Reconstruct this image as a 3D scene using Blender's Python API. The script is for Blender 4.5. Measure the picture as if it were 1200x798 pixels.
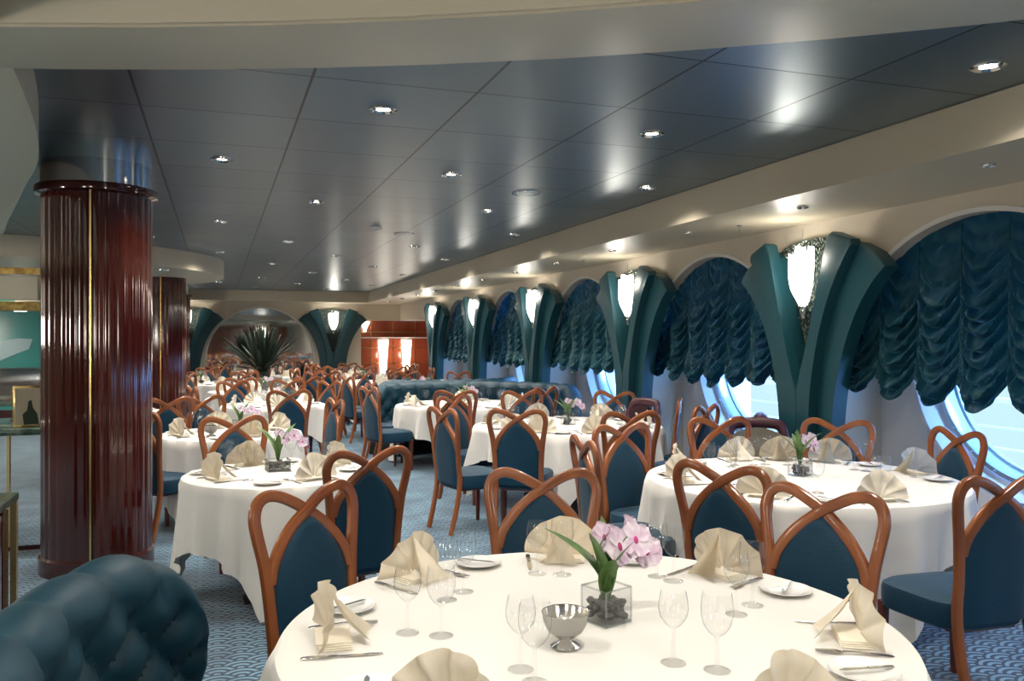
import bpy, bmesh, math, random
from mathutils import Vector, Matrix, noise
from math import sin, cos, pi, radians as RD, sqrt, atan2, hypot

SC = bpy.context.scene
for o in list(bpy.data.objects): bpy.data.objects.remove(o, do_unlink=True)
COL = SC.collection
random.seed(7)

# ------------------------------------------------------------------ camera, world, exposure
cam = bpy.data.cameras.new('camera'); camo = bpy.data.objects.new('camera', cam); COL.objects.link(camo)
cam.sensor_width = 36; cam.lens = 36 * 992 / 1200
camo.location = (0, 0, 1.6); camo.rotation_euler = (RD(90), 0, RD(-19.2))
cam.clip_start = .05; cam.clip_end = 300
SC.camera = camo
SC.view_settings.view_transform = 'Standard'; SC.view_settings.look = 'None'
SC.view_settings.exposure = 0.2; SC.view_settings.gamma = 1; SC.view_settings.use_curve_mapping = False
SC.cycles.use_denoising = True
SC.cycles.max_bounces = 8; SC.cycles.transparent_max_bounces = 24; SC.cycles.caustics_reflective = False; SC.cycles.caustics_refractive = False
SC.cycles.sample_clamp_indirect = 4
SKY = 6.0            # strength of the daylight outside
DOWN_W = 120.0        # watts of one ceiling downlight
SOFF_W = 16.0        # watts of one soffit downlight
SCONCE_W = 8.0
RING_W = 72.0
WARM = (1.0, .925, .83)
FILL_GLOBE_W = 190.0  # full watts of one added, unseen fill globe
w = bpy.data.worlds.new('world'); SC.world = w; w.use_nodes = True
nt = w.node_tree; nt.nodes.clear()
wo = nt.nodes.new('ShaderNodeOutputWorld'); bg = nt.nodes.new('ShaderNodeBackground')
tc = nt.nodes.new('ShaderNodeTexCoord'); sx = nt.nodes.new('ShaderNodeSeparateXYZ'); rp = nt.nodes.new('ShaderNodeValToRGB')
nt.links.new(tc.outputs['Generated'], sx.inputs[0]); nt.links.new(sx.outputs['Z'], rp.inputs[0])
rp.color_ramp.elements[0].position = 0.0; rp.color_ramp.elements[0].color = (.10, .145, .175, 1)
rp.color_ramp.elements[1].position = .6; rp.color_ramp.elements[1].color = (.12, .36, .95, 1)
e = rp.color_ramp.elements.new(.03); e.color = (.30, .50, .85, 1)
nt.links.new(rp.outputs[0], bg.inputs[0]); bg.inputs[1].default_value = SKY
nt.links.new(bg.outputs[0], wo.inputs[0])

sun = bpy.data.lights.new('daylight', 'SUN'); sun.energy = 45; sun.color = (.22, .50, 1.0); sun.angle = RD(30)
suno = bpy.data.objects.new('daylight', sun); COL.objects.link(suno); suno.rotation_euler = (RD(42), 0, 0)

# ------------------------------------------------------------------ materials
MATS = {}
def pmat(name, col, rough=.5, metal=0.0, **kw):
    m = bpy.data.materials.new(name); m.use_nodes = True
    b = m.node_tree.nodes['Principled BSDF']
    b.inputs['Base Color'].default_value = (*col, 1); b.inputs['Roughness'].default_value = rough; b.inputs['Metallic'].default_value = metal
    for k, v in kw.items():
        if k in ('var', 'bump', 'scale', 'col2', 'stretch', 'detail'): continue
        b.inputs[k].default_value = v
    n = m.node_tree
    if 'scale' in kw:
        tc = n.nodes.new('ShaderNodeTexCoord'); mp = n.nodes.new('ShaderNodeMapping')
        mp.inputs['Scale'].default_value = kw.get('stretch', (1, 1, 1))
        nz = n.nodes.new('ShaderNodeTexNoise'); nz.inputs['Scale'].default_value = kw['scale']; nz.inputs['Detail'].default_value = kw.get('detail', 4)
        n.links.new(tc.outputs['Object'], mp.inputs[0]); n.links.new(mp.outputs[0], nz.inputs['Vector'])
        if 'col2' in kw:
            cr = n.nodes.new('ShaderNodeValToRGB'); cr.color_ramp.elements[0].position = .35; cr.color_ramp.elements[1].position = .65
            cr.color_ramp.elements[0].color = (*col, 1); cr.color_ramp.elements[1].color = (*kw['col2'], 1)
            n.links.new(nz.outputs[0], cr.inputs[0]); n.links.new(cr.outputs[0], b.inputs['Base Color'])
        if 'bump' in kw:
            bp = n.nodes.new('ShaderNodeBump'); bp.inputs['Strength'].default_value = kw['bump']; bp.inputs['Distance'].default_value = .01
            n.links.new(nz.outputs[0], bp.inputs['Height']); n.links.new(bp.outputs[0], b.inputs['Normal'])
    MATS[name] = m
    return m
def emat(name, col, st):
    m = bpy.data.materials.new(name); m.use_nodes = True; n = m.node_tree; n.nodes.clear()
    o = n.nodes.new('ShaderNodeOutputMaterial'); e = n.nodes.new('ShaderNodeEmission')
    e.inputs[0].default_value = (*col, 1); e.inputs[1].default_value = st; n.links.new(e.outputs[0], o.inputs[0])
    MATS[name] = m; return m
def thinglass(name, tint=(.97, .98, .98), base=.04, edge=.55, power=2.6, rough=.02, dark=.45):
    m = bpy.data.materials.new(name); m.use_nodes = True; n = m.node_tree; n.nodes.clear()
    o = n.nodes.new('ShaderNodeOutputMaterial'); t = n.nodes.new('ShaderNodeBsdfTransparent'); g = n.nodes.new('ShaderNodeBsdfGlossy')
    g.inputs['Roughness'].default_value = rough; g.inputs[0].default_value = (.9, .93, .95, 1)
    lw = n.nodes.new('ShaderNodeLayerWeight'); lw.inputs[0].default_value = .5
    p = n.nodes.new('ShaderNodeMath'); p.operation = 'POWER'; p.inputs[1].default_value = power
    ml = n.nodes.new('ShaderNodeMath'); ml.operation = 'MULTIPLY_ADD'; ml.inputs[1].default_value = edge; ml.inputs[2].default_value = base
    cr = n.nodes.new('ShaderNodeValToRGB'); cr.color_ramp.elements[0].position = .72; cr.color_ramp.elements[0].color = (*tint, 1)
    cr.color_ramp.elements[1].position = 1.0; cr.color_ramp.elements[1].color = (dark, dark*1.02, dark*1.04, 1)
    mx = n.nodes.new('ShaderNodeMixShader')
    n.links.new(lw.outputs['Facing'], cr.inputs[0]); n.links.new(cr.outputs[0], t.inputs[0])
    n.links.new(lw.outputs['Facing'], p.inputs[0]); n.links.new(p.outputs[0], ml.inputs[0]); n.links.new(ml.outputs[0], mx.inputs[0])
    n.links.new(t.outputs[0], mx.inputs[1]); n.links.new(g.outputs[0], mx.inputs[2]); n.links.new(mx.outputs[0], o.inputs[0])
    MATS[name] = m; return m

pmat('wood_orange', (.19, .052, .014), .28, scale=9, col2=(.28, .086, .023), stretch=(1, 1, .25), **{'Coat Weight': .3, 'Coat Roughness': .15})
pmat('wood_dark', (.10, .022, .014), .3, scale=9, col2=(.15, .035, .02), stretch=(1, 1, .25))
pmat('teal_fabric', (.0014, .034, .068), .6, scale=60, bump=.25, stretch=(1, 1, 3), **{'Specular IOR Level': .3, 'Sheen Weight': .12, 'Sheen Roughness': .4})
pmat('teal_leather', (.002, .038, .064), .50, scale=140, bump=.12)
pmat('pilaster_leather', (.006, .054, .073), .42, scale=90, bump=.06)
pmat('purple_fabric', (.055, .012, .022), .4, scale=60, bump=.1)
pmat('linen_beige', (.42, .37, .27), .8, scale=60, bump=.1)
pmat('satin', (.006, .078, .100), .36, .25, **{'Sheen Weight': .5, 'Sheen Roughness': .35, 'Sheen Tint': (.3, .75, 1, 1)})
pmat('cloth', (.79, .77, .725), .8, scale=220, bump=.05, **{'Sheen Weight': .1})
pmat('napkin', (.96, .89, .75), .8, scale=200, bump=.08)
pmat('china', (.86, .86, .84), .12)
pmat('silver', (.86, .85, .83), .2, 1.0)
pmat('brass', (.80, .58, .26), .25, 1.0)
pmat('chrome', (.75, .75, .74), .12, 1.0)
pmat('cream', (.62, .55, .42), .38)
pmat('cream_warm', (.60, .535, .44), .42)
pmat('hull_white', (.80, .81, .82), .40)
pmat('white_trim', (.74, .73, .70), .3)
pmat('frame_metal', (.60, .66, .72), .22, .6)
pmat('black', (.012, .012, .014), .5)
pmat('marble_green', (.02, .05, .04), .12, scale=14, col2=(.14, .20, .17), detail=10)
pmat('burgundy_wood', (.034, .0035, .003), .10, scale=5, col2=(.055, .008, .005), stretch=(1, 1, .2), **{'Coat Weight': .5, 'Coat Roughness': .05})
pmat('wall_wood', (.20, .040, .018), .16, scale=3, col2=(.27, .06, .028), stretch=(1, 1, .15), **{'Coat Weight': .4, 'Coat Roughness': .08})
pmat('gold_mottled', (.30, .17, .04), .35, .5, scale=14, col2=(.62, .42, .13))
pmat('mirror', (.86, .88, .88), .03, 1.0)
pmat('teal_glass', (.05, .26, .24), .12)
pmat('pale_glass', (.30, .46, .48), .2)
pmat('leaf', (.06, .13, .03), .4, scale=20, col2=(.10, .20, .05))
pmat('frond', (.008, .022, .010), .5)
pmat('petal_pink', (.70, .50, .68), .6, scale=25, col2=(.88, .80, .88))
pmat('petal_magenta', (.50, .04, .22), .5)
pmat('pebble', (.045, .045, .045), .45, scale=30, col2=(.11, .105, .10))
pmat('deck_paint', (.60, .66, .72), .5)
pmat('outside_white', (.75, .78, .80), .5)
pmat('terracotta', (.30, .27, .22), .6)
emat('lens', (1.0, .93, .80), 26)
emat('sconce_glow', (1.0, .95, .84), 4.5)
emat('lamp_glow', (1.0, .90, .74), 5)
emat('cove_green', (.12, .55, .36), .55)
thinglass('glass', tint=(.99, .993, .993), base=.07, edge=.6, power=4.5, dark=.42)
thinglass('glass_edge', tint=(.90, .93, .93), base=.22, edge=.4, power=3, dark=.6)
thinglass('pane', tint=(.93, .97, 1.0), base=.05, edge=.5, power=4, dark=.8)

def seeded():
    m = pmat('seeded_glass', (.20, .24, .22), .16, .85)
    n = m.node_tree; b = n.nodes['Principled BSDF']
    tc = n.nodes.new('ShaderNodeTexCoord'); mp = n.nodes.new('ShaderNodeMapping'); mp.inputs['Scale'].default_value = (1, 1, .35)
    v = n.nodes.new('ShaderNodeTexVoronoi'); v.inputs['Scale'].default_value = 75
    bp = n.nodes.new('ShaderNodeBump'); bp.inputs['Strength'].default_value = .9; bp.inputs['Distance'].default_value = .02
    cr = n.nodes.new('ShaderNodeValToRGB'); cr.color_ramp.elements[0].color = (.55, .60, .52, 1); cr.color_ramp.elements[1].color = (.04, .06, .055, 1)
    cr.color_ramp.elements[0].position = .08; cr.color_ramp.elements[1].position = .45
    n.links.new(tc.outputs['Object'], mp.inputs[0]); n.links.new(mp.outputs[0], v.inputs['Vector'])
    n.links.new(v.outputs['Distance'], bp.inputs['Height']); n.links.new(bp.outputs[0], b.inputs['Normal'])
    n.links.new(v.outputs['Distance'], cr.inputs[0]); n.links.new(cr.outputs[0], b.inputs['Base Color'])
seeded()

def M_(n, op, a, b=None, c=None):
    x = n.nodes.new('ShaderNodeMath'); x.operation = op
    for i, v in enumerate((a, b, c)):
        if v is None: continue
        if isinstance(v, (int, float)): x.inputs[i].default_value = v
        else: n.links.new(v, x.inputs[i])
    return x.outputs[0]

def ceiling_mat():
    m = pmat('ceiling_metal', (.115, .165, .20), .33, .85)
    n = m.node_tree; b = n.nodes['Principled BSDF']
    g = n.nodes.new('ShaderNodeNewGeometry'); s = n.nodes.new('ShaderNodeSeparateXYZ'); n.links.new(g.outputs['Position'], s.inputs[0])
    def line(c, off, pitch, wdt):
        f = M_(n, 'FRACT', M_(n, 'DIVIDE', M_(n, 'SUBTRACT', c, off - 80 * pitch), pitch))
        d = M_(n, 'MINIMUM', f, M_(n, 'SUBTRACT', 1.0, f))
        return M_(n, 'LESS_THAN', M_(n, 'MULTIPLY', d, pitch), wdt)
    k = M_(n, 'MAXIMUM', line(s.outputs['X'], .42, .8, .0065), line(s.outputs['Y'], 4.03, .79, .0055))
    # very slight tone differences between the panels
    cx = M_(n, 'FLOOR', M_(n, 'DIVIDE', M_(n, 'SUBTRACT', s.outputs['X'], .42), .8)); cy = M_(n, 'FLOOR', M_(n, 'DIVIDE', M_(n, 'SUBTRACT', s.outputs['Y'], 4.03), .79))
    cb = n.nodes.new('ShaderNodeCombineXYZ'); n.links.new(cx, cb.inputs[0]); n.links.new(cy, cb.inputs[1])
    wn = n.nodes.new('ShaderNodeTexWhiteNoise'); n.links.new(cb.outputs[0], wn.inputs[0])
    mx = n.nodes.new('ShaderNodeMix'); mx.data_type = 'RGBA'; mx.inputs[6].default_value = (.160, .215, .250, 1); mx.inputs[7].default_value = (.190, .250, .288, 1)
    n.links.new(wn.outputs[0], mx.inputs[0])
    m2 = n.nodes.new('ShaderNodeMix'); m2.data_type = 'RGBA'; m2.inputs[7].default_value = (.004, .005, .006, 1)
    n.links.new(k, m2.inputs[0]); n.links.new(mx.outputs[2], m2.inputs[6]); n.links.new(m2.outputs[2], b.inputs['Base Color'])
ceiling_mat()

def carpet_mat():
    m = pmat('carpet', (.1, .2, .3), .95, **{'Sheen Weight': .3})
    n = m.node_tree; b = n.nodes['Principled BSDF']
    g = n.nodes.new('ShaderNodeNewGeometry'); s = n.nodes.new('ShaderNodeSeparateXYZ'); n.links.new(g.outputs['Position'], s.inputs[0])
    R = .11
    u = M_(n, 'DIVIDE', s.outputs['X'], R); v = M_(n, 'DIVIDE', s.outputs['Y'], R)
    u = M_(n, 'ADD', u, 400.0); v = M_(n, 'ADD', v, 400.0)
    j0 = M_(n, 'CEIL', M_(n, 'DIVIDE', M_(n, 'SUBTRACT', v, 1.0), .5))
    dfin = None; taken = None
    for k in range(2, -1, -1):        # fish-scale rows, the nearest row lies on top
        j = M_(n, 'ADD', j0, float(k))
        par = M_(n, 'MODULO', j, 2.0)
        cu = M_(n, 'ADD', M_(n, 'MULTIPLY', M_(n, 'ROUND', M_(n, 'DIVIDE', M_(n, 'SUBTRACT', u, par), 2.0)), 2.0), par)
        dx = M_(n, 'SUBTRACT', u, cu); dy = M_(n, 'SUBTRACT', v, M_(n, 'MULTIPLY', j, .5))
        d = M_(n, 'SQRT', M_(n, 'ADD', M_(n, 'MULTIPLY', dx, dx), M_(n, 'MULTIPLY', dy, dy)))
        inside = M_(n, 'LESS_THAN', d, 1.0)
        if dfin is None: dfin = d
        else: dfin = M_(n, 'ADD', M_(n, 'MULTIPLY', inside, d), M_(n, 'MULTIPLY', M_(n, 'SUBTRACT', 1.0, inside), dfin))
    st = M_(n, 'SINE', M_(n, 'MULTIPLY', dfin, 2 * pi * 2.9))
    cr = n.nodes.new('ShaderNodeValToRGB')
    cr.color_ramp.elements[0].position = .40; cr.color_ramp.elements[0].color = (.006, .022, .055, 1)
    cr.color_ramp.elements[1].position = .62; cr.color_ramp.elements[1].color = (.16, .32, .43, 1)
    n.links.new(M_(n, 'MULTIPLY_ADD', st, .5, .5), cr.inputs[0])
    nz = n.nodes.new('ShaderNodeTexNoise'); nz.inputs['Scale'].default_value = 3.2; nz.inputs['Detail'].default_value = 3
    n.links.new(g.outputs['Position'], nz.inputs['Vector'])
    mx = n.nodes.new('ShaderNodeMix'); mx.data_type = 'RGBA'; mx.blend_type = 'MULTIPLY'
    mx.inputs[0].default_value = 1.0
    c2 = n.nodes.new('ShaderNodeValToRGB'); c2.color_ramp.elements[0].position = .35; c2.color_ramp.elements[0].color = (.42, .50, .56, 1)
    c2.color_ramp.elements[1].position = .6; c2.color_ramp.elements[1].color = (1.1, 1.1, 1.1, 1)
    n.links.new(nz.outputs[0], c2.inputs[0]); n.links.new(cr.outputs[0], mx.inputs[6]); n.links.new(c2.outputs[0], mx.inputs[7])
    n.links.new(mx.outputs[2], b.inputs['Base Color'])
carpet_mat()

# ------------------------------------------------------------------ helpers
def obj(name, bm_or_me, m, parent=None, smooth=True, loc=None):
    if isinstance(bm_or_me, bmesh.types.BMesh):
        me = bpy.data.meshes.new(name)
        bmesh.ops.recalc_face_normals(bm_or_me, faces=bm_or_me.faces[:])
        bm_or_me.to_mesh(me); bm_or_me.free()
        me.materials.append(MATS[m])
        if smooth:
            me.polygons.foreach_set('use_smooth', [True] * len(me.polygons))
            try: me.set_sharp_from_angle(angle=RD(38))
            except Exception: pass
    else: me = bm_or_me
    o = bpy.data.objects.new(name, me); COL.objects.link(o)
    if parent is not None: o.parent = parent
    if loc is not None: o.location = loc
    return o
def tag(o, label, cat, group=None, kind=None):
    o['label'] = label; o['category'] = cat
    if group: o['group'] = group
    if kind: o['kind'] = kind
    return o
def thing(name, label, cat, loc=(0, 0, 0), rz=0, group=None):
    o = bpy.data.objects.new(name, None); COL.objects.link(o); o.empty_display_size = .1
    o.location = loc; o.rotation_euler = (0, 0, rz)
    return tag(o, label, cat, group)
def struct(name, bm, m, label=None, parent=None, smooth=False):
    o = obj(name, bm, m, parent, smooth)
    if parent is None:
        o['kind'] = 'structure'
        if label: o['label'] = label
    return o
def copy_tree(root, loc, rz, label=None, cat=None, group=None, scale=None):
    r = root.copy(); COL.objects.link(r); r.location = loc; r.rotation_euler = (0, 0, rz)
    if scale: r.scale = (scale, scale, scale)
    if label: r['label'] = label
    if group: r['group'] = group
    for ch in list(root.children):
        c = ch.copy(); COL.objects.link(c); c.parent = r
        for g in list(ch.children):
            d = g.copy(); COL.objects.link(d); d.parent = c
    return r
def box(bm, x0, x1, y0, y1, z0, z1, bev=0, seg=2):
    vs = [bm.verts.new(p) for p in ((x0,y0,z0),(x1,y0,z0),(x1,y1,z0),(x0,y1,z0),(x0,y0,z1),(x1,y0,z1),(x1,y1,z1),(x0,y1,z1))]
    fs = [bm.faces.new([vs[i] for i in f]) for f in ((0,3,2,1),(4,5,6,7),(0,1,5,4),(1,2,6,5),(2,3,7,6),(3,0,4,7))]
    if bev:
        es = list({e for f in fs for e in f.edges})
        bmesh.ops.bevel(bm, geom=es, offset=bev, segments=seg, profile=.5, affect='EDGES')
def boxbm(*a, **k):
    bm = bmesh.new(); box(bm, *a, **k); return bm
def lathe(bm, prof, n=24, c=(0, 0, 0), close=False, rfun=None):
    rings = []
    for (r, z) in prof:
        if r < 1e-6: rings.append([bm.verts.new((c[0], c[1], c[2] + z))])
        else:
            rings.append([bm.verts.new((c[0] + r * (rfun(i) if rfun else 1) * cos(2*pi*i/n), c[1] + r * (rfun(i) if rfun else 1) * sin(2*pi*i/n), c[2] + z)) for i in range(n)])
    for a, b in zip(rings[:-1], rings[1:]):
        if len(a) == 1 and len(b) == 1: continue
        for i in range(n):
            j = (i + 1) % n
            if len(a) == 1: bm.faces.new((a[0], b[i], b[j]))
            elif len(b) == 1: bm.faces.new((a[i], a[j], b[0]))
            else: bm.faces.new((a[i], a[j], b[j], b[i]))
def lathebm(prof, n=24, **k):
    bm = bmesh.new(); lathe(bm, prof, n, **k); return bm
def sweep(bm, pts, sec, up=Vector((0, 1, 0)), scales=None, cap=True):
    """carry a 2-D section (list of (a,b)) along pts; a is across, b along 'up'"""
    pts = [Vector(p) for p in pts]; rings = []
    for i, p in enumerate(pts):
        t = (pts[min(i+1, len(pts)-1)] - pts[max(i-1, 0)]).normalized()
        side = t.cross(up)
        if side.length < 1e-4: side = Vector((1, 0, 0))
        side.normalize(); u2 = side.cross(t).normalized()
        s = scales[i] if scales else 1
        rings.append([bm.verts.new(p + side * a * s + u2 * b * s) for a, b in sec])
    n = len(sec)
    for a, b in zip(rings[:-1], rings[1:]):
        for i in range(n):
            j = (i+1) % n; bm.faces.new((a[i], a[j], b[j], b[i]))
    if cap:
        bm.faces.new(rings[0][::-1]); bm.faces.new(rings[-1])
def rsec(w, h, c=.3):
    a, b = w/2, h/2; k = min(a, b) * c * 2
    return [(a-k, -b), (a-k*.3, -b+k*.3), (a, -b+k), (a, b-k), (a-k*.3, b-k*.3), (a-k, b), (-a+k, b), (-a+k*.3, b-k*.3), (-a, b-k), (-a, -b+k), (-a+k*.3, -b+k*.3), (-a+k, -b)]
def csec(r, n=8): return [(r*cos(2*pi*i/n), r*sin(2*pi*i/n)) for i in range(n)]
def smooth_path(P, n=10):
    """Catmull-Rom through P"""
    P = [Vector(p) for p in P]; Q = [P[0]*2 - P[1]] + P + [P[-1]*2 - P[-2]]; out = []
    for i in range(1, len(Q)-2):
        for k in range(n):
            t = k/n; a, b, c, d = Q[i-1], Q[i], Q[i+1], Q[i+2]
            out.append(.5*((2*b) + (c-a)*t + (2*a-5*b+4*c-d)*t*t + (3*b-a-3*c+d)*t**3))
    out.append(P[-1]); return out
def prism(bm, outline, d0, d1, axis='x', bev=0, seg=3):
    """outline (s,z) extruded from depth d0 to d1; axis x: (depth, s, z)"""
    def v(d, s, z): return (d, s, z) if axis == 'x' else ((s, d, z) if axis == 'y' else (s, z, d))
    a = [bm.verts.new(v(d0, s, z)) for s, z in outline]; b = [bm.verts.new(v(d1, s, z)) for s, z in outline]
    n = len(outline); bm.faces.new(a); f2 = bm.faces.new(b)
    for i in range(n):
        j = (i+1) % n; bm.faces.new((a[i], a[j], b[j], b[i]))
    if bev: bmesh.ops.bevel(bm, geom=list(f2.edges), offset=bev, segments=seg, profile=.5, affect='EDGES')
def grid(bm, nu, nv, f, wrap_u=False):
    V = [[bm.verts.new(f(i/nu, j/nv)) for j in range(nv+1)] for i in range(nu + (0 if wrap_u else 1))]
    m = len(V)
    for i in range(nu):
        for j in range(nv):
            bm.faces.new((V[i][j], V[(i+1) % m][j], V[(i+1) % m][j+1], V[i][j+1]))
    return V
def spot(parent, loc, watts, size=RD(120), col=WARM, rad=.05, blend=1.0, rot=None, kind='SPOT'):
    l = bpy.data.lights.new('lamp', kind); l.energy = watts; l.color = col; l.shadow_soft_size = rad
    if kind == 'SPOT': l.spot_size = size; l.spot_blend = blend
    o = bpy.data.objects.new('lamp_light', l); COL.objects.link(o); o.parent = parent; o.location = loc
    if rot: o.rotation_euler = rot
    return o

# ------------------------------------------------------------------ room shell
CZ = 2.83; SZ = 2.57; XW = 4.64; XF = 3.64; XH = 5.1; YE = 22.5
def quadbm(ps):
    bm = bmesh.new(); bm.faces.new([bm.verts.new(p) for p in ps]); return bm
struct('floor', boxbm(-13, 5.6, -16, 23.2, -.1, 0), 'carpet', 'blue carpet woven with overlapping fish-scale arcs')
struct('ceiling', boxbm(-13, 5.6, -16, 23.2, CZ, CZ+.1), 'ceiling_metal', 'dark blue-grey brushed metal panelled ceiling')
# stepped soffit along the window side and its turn along the far end
bm = bmesh.new(); box(bm, XF, 5.5, -16, 23.0, SZ, CZ-.002); struct('trim_1', bm, 'cream', 'cream dropped soffit running above the portholes')
bm = bmesh.new(); box(bm, -13, XF, 21.6, 23.0, SZ, CZ-.002); struct('trim_2', bm, 'cream', 'cream dropped soffit across the far end')

def arch_wall(bm, U, holes, ztop, P, depth, zc=1.12, r=1.31, n=40):
    """wall strip from U[0] to U[1] with arch openings at centres 'holes'; P(u,z,d) gives world position"""
    def q(*ps): bm.faces.new([bm.verts.new(P(*p)) for p in ps])
    u = U[0]
    for c in holes:
        q((u, 0, 0), (c-r, 0, 0), (c-r, ztop, 0), (u, ztop, 0))
        q((c-r, 0, 0), (c-r, zc, 0), (c-r, zc, depth), (c-r, 0, depth)); q((c+r, 0, 0), (c+r, zc, 0), (c+r, zc, depth), (c+r, 0, depth))
        for i in range(n):
            a0 = pi - pi*i/n; a1 = pi - pi*(i+1)/n
            p0 = (c + r*cos(a0), zc + r*sin(a0)); p1 = (c + r*cos(a1), zc + r*sin(a1))
            q((*p0, 0), (*p1, 0), (p1[0], ztop, 0), (p0[0], ztop, 0))
            q((*p0, 0), (*p1, 0), (*p1, depth), (*p0, depth))
        u = c + r
    q((u, 0, 0), (U[1], 0, 0), (U[1], ztop, 0), (u, ztop, 0))
WIN = [4.2 + 3.1*k for k in range(5)]; WIN = [1.1] + WIN
PIL = [5.7 + 3.1*k for k in range(5)]; PIL = [2.6] + PIL
bm = bmesh.new()
arch_wall(bm, (-16, 18.75), WIN, SZ, lambda u, z, d: (XW + d, u, z), XH - XW)
# header over the last bay, whose lower part steps back
def q4(bm, a, b, c, d): bm.faces.new([bm.verts.new(p) for p in (a, b, c, d)])
q4(bm, (XW, 18.75, 2.13), (XW, YE, 2.13), (XW, YE, SZ), (XW, 18.75, SZ))
q4(bm, (XW, 18.75, 2.13), (XW, YE, 2.13), (5.6, YE, 2.13), (5.6, 18.75, 2.13)); q4(bm, (XW, 18.75, 0), (XW, 18.75, 2.13), (5.6, 18.75, 2.13), (5.6, 18.75, 0))
struct('wall_right', bm, 'cream_warm', 'beige wall pierced by a row of arches along the windows')
# white moulding round each arch
def arch_trim(name, P, parent=None):
    bm = bmesh.new(); n = 48; rs = [(1.31, .0), (1.308, -.015), (1.34, -.015), (1.342, 0)]; rings = []
    for i in range(n+1):
        a = pi*i/n; rings.append([bm.verts.new(P(r*cos(a), 1.12 + r*sin(a), d)) for r, d in rs])
    for a, b in zip(rings[:-1], rings[1:]):
        for k in range(3): bm.faces.new((a[k], a[k+1], b[k+1], b[k]))
    return struct(name, bm, 'white_trim')
for i, c in enumerate(WIN): arch_trim('trim_%d' % (i+3), lambda u, z, d, c=c: (XW + d, c + u, z))
# hull wall with round openings
def hull():
    bm = bmesh.new(); n = 64; R = .98; zc = 1.47
    for k, c in enumerate(WIN):
        u0, u1, z0, z1 = c - 1.55, c + 1.55, 0, SZ
        a = []; b = []
        for i in range(n):
            t = 2*pi*i/n; dx, dz = cos(t), sin(t)
            a.append(bm.verts.new((XH, c + R*dx, zc + R*dz)))
            s = min((1.55/abs(dx)) if abs(dx) > 1e-6 else 1e9, ((z1-zc)/dz if dz > 0 else (zc-z0)/-dz) if abs(dz) > 1e-6 else 1e9)
            b.append([c + s*dx, zc + s*dz])
        for (cy, cz) in ((u0, z0), (u1, z0), (u1, z1), (u0, z1)):
            m = min(range(n), key=lambda i: (b[i][0]-cy)**2 + (b[i][1]-cz)**2); b[m] = [cy, cz]
        b = [bm.verts.new((XH, p[0], p[1])) for p in b]
        for i in range(n): bm.faces.new((a[i], a[(i+1) % n], b[(i+1) % n], b[i]))
    q4(bm, (XH, -16, 0), (XH, -.45, 0), (XH, -.45, SZ), (XH, -16, SZ)); q4(bm, (XH, 18.15, 0), (XH, 18.76, 0), (XH, 18.76, SZ), (XH, 18.15, SZ))
    struct('wall_hull', bm, 'hull_white', 'white painted hull wall with round porthole openings')
hull()
def porthole(i, c):
    root = bpy.data.objects.new('window_%d' % i, None); COL.objects.link(root); root.location = (XH, c, 1.47); root['kind'] = 'structure'
    def ring(prof, n=72):
        bm = bmesh.new(); rr = [[bm.verts.new((x, r*cos(2*pi*k/n), r*sin(2*pi*k/n))) for k in range(n)] for r, x in prof]
        for a, b in zip(rr[:-1], rr[1:]):
            for k in range(n): bm.faces.new((a[k], a[(k+1) % n], b[(k+1) % n], b[k]))
        return bm
    obj('window_sill', ring([(.98, -.005), (.96, -.02), (.90, .10), (.885, .16)]), 'hull_white', root)
    obj('window_frame', ring([(.885, .12), (.87, .09), (.84, .09), (.825, .12), (.82, .20), (.80, .21), (.80, .25)]), 'frame_metal', root)
    bm = bmesh.new(); n = 64; bm.faces.new([bm.verts.new((.2, .81*cos(2*pi*k/n), .81*sin(2*pi*k/n))) for k in range(n)])
    obj('window_pane', bm, 'pane', root, False)
    bm = bmesh.new()
    for k in range(24):
        t = 2*pi*(k+.5)/24; m = Matrix.Translation((.085, .855*cos(t), .855*sin(t)))
        bmesh.ops.create_uvsphere(bm, u_segments=8, v_segments=5, radius=.009, matrix=m)
    obj('bolts', bm, 'frame_metal', root)
for i, c in enumerate(WIN): porthole(i+1, c)
# end wall: two mirrored arches beside the planked wood panel
EA = [-2.53, 1.06]; EP = [-4.32, -.73, 2.86]
bm = bmesh.new()
arch_wall(bm, (-4.6, 3.6), EA, SZ, lambda u, z, d: (u, YE + d, z), .3)
q4(bm, (3.6, YE, 2.14), (5.6, YE, 2.14), (5.6, YE, SZ), (3.6, YE, SZ)); q4(bm, (3.6, YE, 2.14), (5.6, YE, 2.14), (5.6, YE+.3, 2.14), (3.6, YE+.3, 2.14))
struct('wall_back', bm, 'cream_warm', 'beige far wall with mirrored arches')
for i, c in enumerate(EA): arch_trim('trim_%d' % (i+10), lambda u, z, d, c=c: (c + u, YE + d, z))
for i, c in enumerate(EA):
    tag(obj('arched_mirror', boxbm(c-1.4, c+1.4, YE+.12, YE+.14, 0, 2.5), 'mirror'), ['tall arched mirror in the far wall, mostly hidden behind the columns', 'tall arched mirror in the far wall behind the spiky palm'][i], 'mirror')
bm = boxbm(3.4, 5.7, YE+.25, YE+.3, 0, 2.3)
wp = struct('wall_panelled', bm, 'wall_wood', 'glossy red-brown wood panelled wall')
bm = bmesh.new()
for z in (.55, .98, 1.4, 1.82): box(bm, 3.4, 5.6, YE+.235, YE+.25, z, z+.012)
for x in (3.9, 4.5, 5.1): box(bm, x, x+.01, YE+.235, YE+.25, 0, 2.3)
obj('panel_joints', bm, 'brass', wp)
struct('wall_recess', boxbm(5.55, 5.6, 18.75, 23, 0, 2.2), 'wall_wood')
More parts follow.
